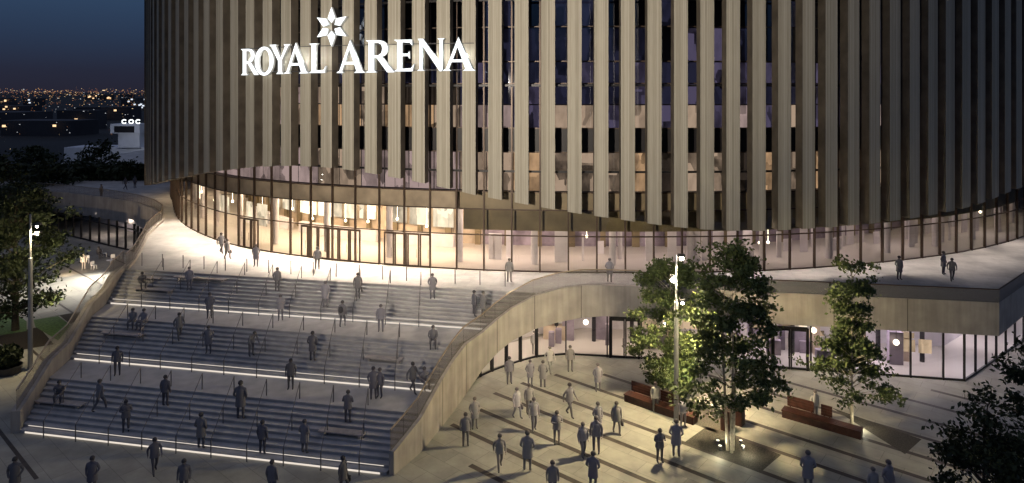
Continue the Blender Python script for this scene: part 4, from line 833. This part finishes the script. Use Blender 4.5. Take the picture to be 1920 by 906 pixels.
TONE = {'k': (.14, .135, .145), 'd': (.23, .22, .22), 'm': (.33, .31, .295), 'p': (.44, .415, .385)}
def person(x, y, pose, tone, rz, label, z=None, h=1.0, grp=None):
    """z None: the plaza; 'deck'; or a step's height found from the stair"""
    if z is None: q = P(x, y); zz = .004
    elif z == 'deck': q = P(x, y, DECK); zz = DECK
    else:
        v = 7
        for _ in range(40):
            zz = stair_z(v); q = P(x, y, zz); v2 = q[1] - U0(q[0]); 
            if abs(v2 - v) < .02: break
            v = v + (v2 - v) * .5
        zz = stair_z(q[1] - U0(q[0]))
    o = bpy.data.objects.new('person', POSES[pose]); C.objects.link(o); o.location = (q[0], q[1], zz + .006); o.rotation_euler = (0, 0, rz); o.scale = (h * 1.14, h * 1.14, h * 1.04)
    c = TONE[tone]; k = random.uniform(.85, 1.15); o.color = (c[0] * k, c[1] * k, c[2] * k * random.uniform(.95, 1.1), 1)
    tag(o, label, 'person', grp or ('people on the staircase' if z == 's' else 'people on the terrace' if z == 'deck' else 'people on the plaza')); return o
S = 's'; DK = 'deck'
for a in (
 # terrace
 (595, 505, 'stand', 'm', 0.2, 'person standing on the terrace in front of the middle group of hall doors', DK),
 (480, 500, 'coat', 'm', 0.1, 'person in a coat on the bright terrace before the westmost hall doors', DK),
 (415, 475, 'walk', 'd', 1.0, 'person walking on the bright terrace, taller of the close pair near the west glazing', DK),
 (426, 486, 'stride', 'm', 1.3, 'person walking on the bright terrace, nearer of the close pair by the west glazing', DK, .95),
 (955, 530, 'stand', 'm', 2.9, 'person standing alone at the head of the stairs where the curved balustrade begins', DK),
 (1143, 530, 'coat', 'm', 2.8, 'person on the terrace edge above the first shop door', DK),
 (1686, 525, 'coat', 'k', .2, 'dark figure standing alone on the terrace above the corner shopfront', DK),
 (1769, 515, 'coat', 'k', .6, 'taller dark figure of the pair on the terrace near its corner', DK),
 (1785, 527, 'walk', 'k', -.4, 'dark figure nearest the terrace corner, walking in front of another', DK, .95),
 (190, 371, 'stand', 'k', 1.5, 'lone dark figure standing on the far west end of the terrace', DK),
 (235, 356, 'walk', 'k', 1.5, 'small dark walker by the hedge at the far end of the terrace', DK),
 (253, 353, 'stand', 'k', 1.2, 'small dark figure standing closest to the far fins by the hedge', DK),
 # top flight
 (265, 549, 'lean', 'd', .8, 'person sitting forward at the west side of the top flight near the cheek wall', S),
 (355, 545, 'stand', 'm', .1, 'person standing high on the top flight beside the long seat slab', S),
 (393, 597, 'coat', 'd', .3, 'person in a long coat on the upper landing above the second flight', S),
 (520, 547, 'stand', 'm', 3.0, 'slim person climbing near the head of the top flight, west of its middle', S),
 (526, 601, 'phone', 'm', .3, 'person holding a phone at the foot of the top flight', S),
 (610, 577, 'coat', 'm', 3.1, 'broad person in a coat climbing the middle of the top flight', S, 1.05),
 (671, 563, 'stride', 'd', .2, 'person coming down the top flight with a hand bag', S),
 (642, 614, 'pack', 'd', 2.9, 'person with a backpack on the upper landing light strip', S),
 (714, 622, 'stand', 'd', .1, 'person standing on the upper landing right of the one with a backpack', S),
 (811, 565, 'coat', 'd', .2, 'person in a coat alone on the east half of the top flight', S),
 (889, 594, 'stand', 'k', 2.0, 'left one of two people close together by the rail on the top flight', S),
 (906, 591, 'coat', 'd', 2.3, 'right one of two people close together by the rail on the top flight', S),
 # second flight
 (249, 614, 'sit', 'd', 0.2, 'left one of two people seated together on the upper landing by the west wall', S),
 (270, 615, 'sit', 'd', -.2, 'right one of two people seated together on the upper landing by the west wall', S),
 (336, 637, 'walk', 'd', .7, 'person walking down the top of the second flight near its west end', S),
 (391, 668, 'coat', 'd', .1, 'person in a coat on the second flight, straight below the long coated one', S),
 (471, 668, 'bent', 'd', .9, 'person stooping forward on the second flight', S),
 (586, 683, 'coat', 'k', 3.0, 'dark figure in a coat climbing the middle of the second flight', S, 1.05),
 (812, 655, 'sit', 'k', .1, 'dark figure seated on the steps of the second flight by the east rail', S),
 (220, 704, 'stand', 'k', .4, 'dark figure standing on the lower landing by the west cheek wall', S),
 (545, 730, 'stand', 'k', .1, 'dark figure standing on the lower landing just above its light strip', S),
 (700, 748, 'coat', 'k', .3, 'dark figure on the lower landing, larger of a close pair', S, 1.02),
 (712, 746, 'stand', 'k', -.4, 'dark figure on the lower landing, half hidden behind a larger one', S, .95),
 (774, 737, 'walk', 'k', .9, 'dark walker at the east end of the lower landing next to a seated companion', S),
 (793, 727, 'lean', 'd', .6, 'person seated at the east end of the lower landing beside a dark walker', S),
 # bottom flight
 (113, 757, 'lean', 'k', .3, 'dark figure sitting hunched on the bottom flight against the west cheek wall', S),
 (187, 766, 'walk', 'd', 2.6, 'person climbing the bottom flight near the west wall, behind the hunched sitter', S, 1.03),
 (236, 804, 'phone', 'k', .5, 'dark figure looking at a phone low on the bottom flight', S),
 (310, 768, 'stand', 'k', 3.0, 'dark figure climbing high on the bottom flight, west of the broad coat', S),
 (451, 781, 'coat', 'k', 3.1, 'broad dark coat climbing the middle of the bottom flight', S, 1.2),
 (377, 842, 'coat', 'd', 3.0, 'figure in a coat on the lowest steps of the bottom flight, left of its middle', S, 1.08),
 (492, 846, 'stand', 'k', 2.9, 'slim dark figure on the lowest steps of the bottom flight, centre', S),
 (571, 851, 'coat', 'd', 2.8, 'figure in a coat on the lowest steps, right of the slim dark figure', S),
 (652, 788, 'phone', 'k', 3.0, 'dark figure with bent arms on the bottom flight towards the east rail', S),
 # plaza before the stairs
 (290, 888, 'walk', 'k', .7, 'dark walker on the blue plaza just below the bottom light strip', None),
 (173, 926, 'coat', 'k', .1, 'dark figure on the shaded plaza at the lower edge, second from the left corner', None),
 (28, 932, 'coat', 'k', .3, 'dark broad figure in the shaded bottom left corner', None, 1.05),
 (345, 932, 'stand', 'k', .2, 'slim dark figure cut off by the lower edge below the walker', None),
 (510, 934, 'stand', 'k', 2.9, 'dark figure cut off by the lower edge below the middle of the bottom strip', None),
 (643, 926, 'stride', 'k', 1.2, 'dark figure with a bag at the lower edge near the end of the bottom strip', None),
 # paved plaza
 (955, 720, 'stand', 'd', .2, 'person standing closest to the windows under the arch of the curved wall', None),
 (1031, 699, 'walk', 'p', .4, 'pale walker beside the bright globe in the curved end of the shopfront', None),
 (1018, 728, 'coat', 'm', 3.0, 'person in a coat on the paving strip below the pale walker by the globe', None),
 (1002, 664, 'stand', 'm', .3, 'person close against the curved end of the shopfront glass', None, .95),
 (1069, 697, 'stand', 'm', .1, 'person standing alone before the panes left of the first shop door', None),
 (994, 724, 'coat', 'm', .3, 'figure left of a larger coated one near the upper end of the paving strips', None, .95),
 (1121, 734, 'coat', 'm', .2, 'person in a coat standing alone below the first shop door', None),
 (969, 784, 'stride', 'p', .8, 'pale walker with a bag near the upper end of the fourth paving strip', None),
 (992, 776, 'stand', 'm', .4, 'person half hidden behind another at the crossing of two walkers', None),
 (1001, 808, 'pack', 'm', .3, 'person with a backpack directly below a half hidden companion', None, 1.05),
 (1068, 781, 'walk', 'm', .7, 'tall walker in mid stride in the centre of the paved plaza', None, 1.1),
 (1044, 833, 'phone', 'm', .2, 'person holding a phone in the middle of the paved plaza, over a dark strip', None, 1.03),
 (890, 804, 'coat', 'p', .3, 'pale figure in a coat nearest the curved cheek wall, the farther of two', None),
 (873, 836, 'stand', 'm', .1, 'grey figure nearest the curved cheek wall, the nearer of two', None),
 (1121, 814, 'coat', 'm', .5, 'taller figure of the pair standing close together on the paved plaza', None),
 (1118, 850, 'stand', 'm', -.3, 'nearer figure of the pair standing close together on the paved plaza', None, 1.1),
 (1156, 813, 'stride', 'm', .2, 'figure with a hand bag right of the close pair', None),
 (1093, 856, 'pack', 'm', .4, 'figure with a backpack left of the close pair', None),
 (937, 880, 'walk', 'm', .2, 'slim figure striding near the foot of the curved cheek wall', None),
 (989, 884, 'coat', 'm', 3.0, 'broad figure in a coat beside the slim strider on the plaza', None, 1.15),
 (1036, 935, 'stand', 'd', .1, 'figure cut off at the lower edge right of the broad coat', None),
 (1112, 920, 'coat', 'd', 2.8, 'tall dark figure at the lower edge below the backpack wearer', None, 1.05),
 (1237, 868, 'phone', 'd', .3, 'person with bent arms left of the tree bed, shorter of two', None),
 (1268, 858, 'coat', 'm', 2.9, 'person in a wide coat at the corner of the tree bed', None, 1.12),
 (1229, 772, 'stand', 'p', .2, 'pale person standing right in front of the bench by the lamp mast', None),
 (1281, 801, 'stand', 'p', .3, 'pale slim person just right of the lamp mast pole', None),
 (1515, 922, 'coat', 'm', 2.9, 'tall figure at the lower edge below the far bench', None, 1.1),
 (1637, 945, 'stand', 'm', .2, 'small figure cut off by the lower edge, left of a broader one', None, .95),
 (1666, 942, 'coat', 'm', .4, 'broad figure cut off by the lower edge beside a smaller one', None, 1.1),
 (1528, 786, 'stand', 'p', .3, 'pale person standing in front of the far bench', None, .95),
 (157, 506, 'stand', 'p', .5, 'pale person standing on the bright west plaza between the cafe chairs and the tree', None),
 (185, 484, 'sit', 'k', 1.0, 'dark seated figure among the white cafe chairs on the west plaza', None),
): person(*a[:6], z=a[6], h=a[7] if len(a) > 7 else 1.0)

# ------------------------------------------------------------------ the city beyond
def far(px_, d): return ((px_ - 960) * d / F, d)
wb = tag(empty('white_building', (*far(236, 190), 0)), 'pale flat roofed building with a raised dark screen box and glowing roof letters', 'building')
mb = MB(); c = far(205, 192); mb.box((c[0] + 2, c[1], 1.9), (24, 9, 3.8)); part(mb, 'hall', M['white'], wb)
mb = MB(); c = far(251, 189); mb.box((c[0], c[1], 6.0), (6.0, 5, 4.4)); part(mb, 'tower', M['white'], wb)
mb = MB(); c = far(244, 188); mb.box((c[0], c[1], 9.2), (8.2, 5, 2.6)); bx_ = part(mb, 'screen_box', M['white'], wb); mb = MB(); mb.box((c[0] - .2, c[1] - 2.52, 9.0), (5.6, .08, 1.8)); part(mb, 'screen', M['slab'], wb)
for i, (ch, xx) in enumerate((('c', 233), ('o', 246), ('c', 259))):
    mb = MB(); c = far(xx, 186); pts = [(c[0] + .62 * math.cos(a), c[1], 11.15 + .5 * math.sin(a)) for a in (np.linspace(.7, 2 * PI - .7, 12) if ch == 'c' else np.linspace(0, 2 * PI, 14))]
    mb.tube(pts, .16, 6); part(mb, 'roof_letter', M['sign'], wb)
lamp('added_building_fill', 'AREA', (far(225, 172)[0], 172, 9), 380, (.85, .88, 1), (far(225, 190)[0], 190, 3), shape=(6, 2))  # added area light, no fixture, brightens the pale building
rg = np.random.default_rng(31); FARL = ['dark low roofed block among the city lights']
for i in range(34):
    d = 150 * (12 ** rg.uniform(0, 1)); x = rg.uniform(-420, 290) ; w = rg.uniform(12, 45); h = rg.uniform(4, 9) + d * .004; p = far(x, d + 40)
    if 150 < d < 240 and x > 120: continue
    t = tag(empty('distant_building', (p[0], p[1], 0)), 'dark low block with a few lit windows among the city lights beyond the trees', 'building', 'distant dark city blocks'); mb = MB(); mb.box((p[0], p[1], h / 2), (w, w * .5, h), rg.uniform(-.3, .3)); part(mb, 'walls', M['farwall'], t)
    fm = 'farwin' if rg.uniform() < .6 else 'farwinw'
    for _ in range(rg.integers(1, 6)):
        wn_ = MB(); wn_.box((p[0] + rg.uniform(-.4, .4) * w, p[1] - w * .36, rg.uniform(.3, .9) * h), (.8 + d * .002, .3, .6 + d * .0012)); part(wn_, 'window', M[fm], t)
cols = [emis('city_amber', (1, .55, .22), .7), emis('city_gold', (1, .72, .40), 1.0), emis('city_white', (.9, .93, 1), .8), emis('city_dim', (1, .42, .20), .32)]
mb = MB()
clus = rg.uniform(-700, 330, 60); clz = 500 * (9 ** rg.uniform(.05, 1, 60))
for i in range(2400):
    d = 500 * (9 ** rg.uniform(0, 1)) if i > 260 else rg.uniform(170, 520); x = rg.uniform(-700, 330)
    if i > 900: kk = rg.integers(60); d = clz[kk] * rg.uniform(.985, 1.015); x = clus[kk] + rg.normal(0, 95)
    p = far(x, d); s_ = d * .0005 * rg.uniform(.4, 1.2); big = rg.uniform() < .01
    if big: s_ *= 2.2
    z = rg.uniform(3, 12) if d < 900 else rg.uniform(3, 26); mb.box((p[0], p[1], z), (s_ * rg.uniform(1, 3.2), s_, s_), 0, int(rg.choice([0, 1, 2, 3], p=[.25, .13, .07, .55])) if d > 520 else int(rg.choice([1, 2, 3], p=[.3, .5, .2])))
tag(mb.build('city_lights', cols), 'amber and white lights of the city spread to the horizon', 'lights', None, 'stuff')
# row of hedge behind the terrace end
mb = MB(); 
for _ in range(7000):
    x = rg.uniform(-85, -44); y = 108 + rg.uniform(-1.2, 1.2) ; c = np.array([x, y, rg.uniform(4.5, 7.4) + .3 * math.sin(x)]); d = rg.normal(0, .3, 3); e = rg.normal(0, .2, 3); mb.face([c - d, c + e, c + d, c - e])
hd = tag(empty('hedge', (-64, 108, 0)), 'long dark hedge behind the far west end of the terrace', 'hedge'); part(mb, 'foliage', M['leafdark'], hd); mb = MB(); mb.box((-64.5, 108, 3.0), (41, 1.6, 6.0)); part(mb, 'stems', M['soil'], hd)
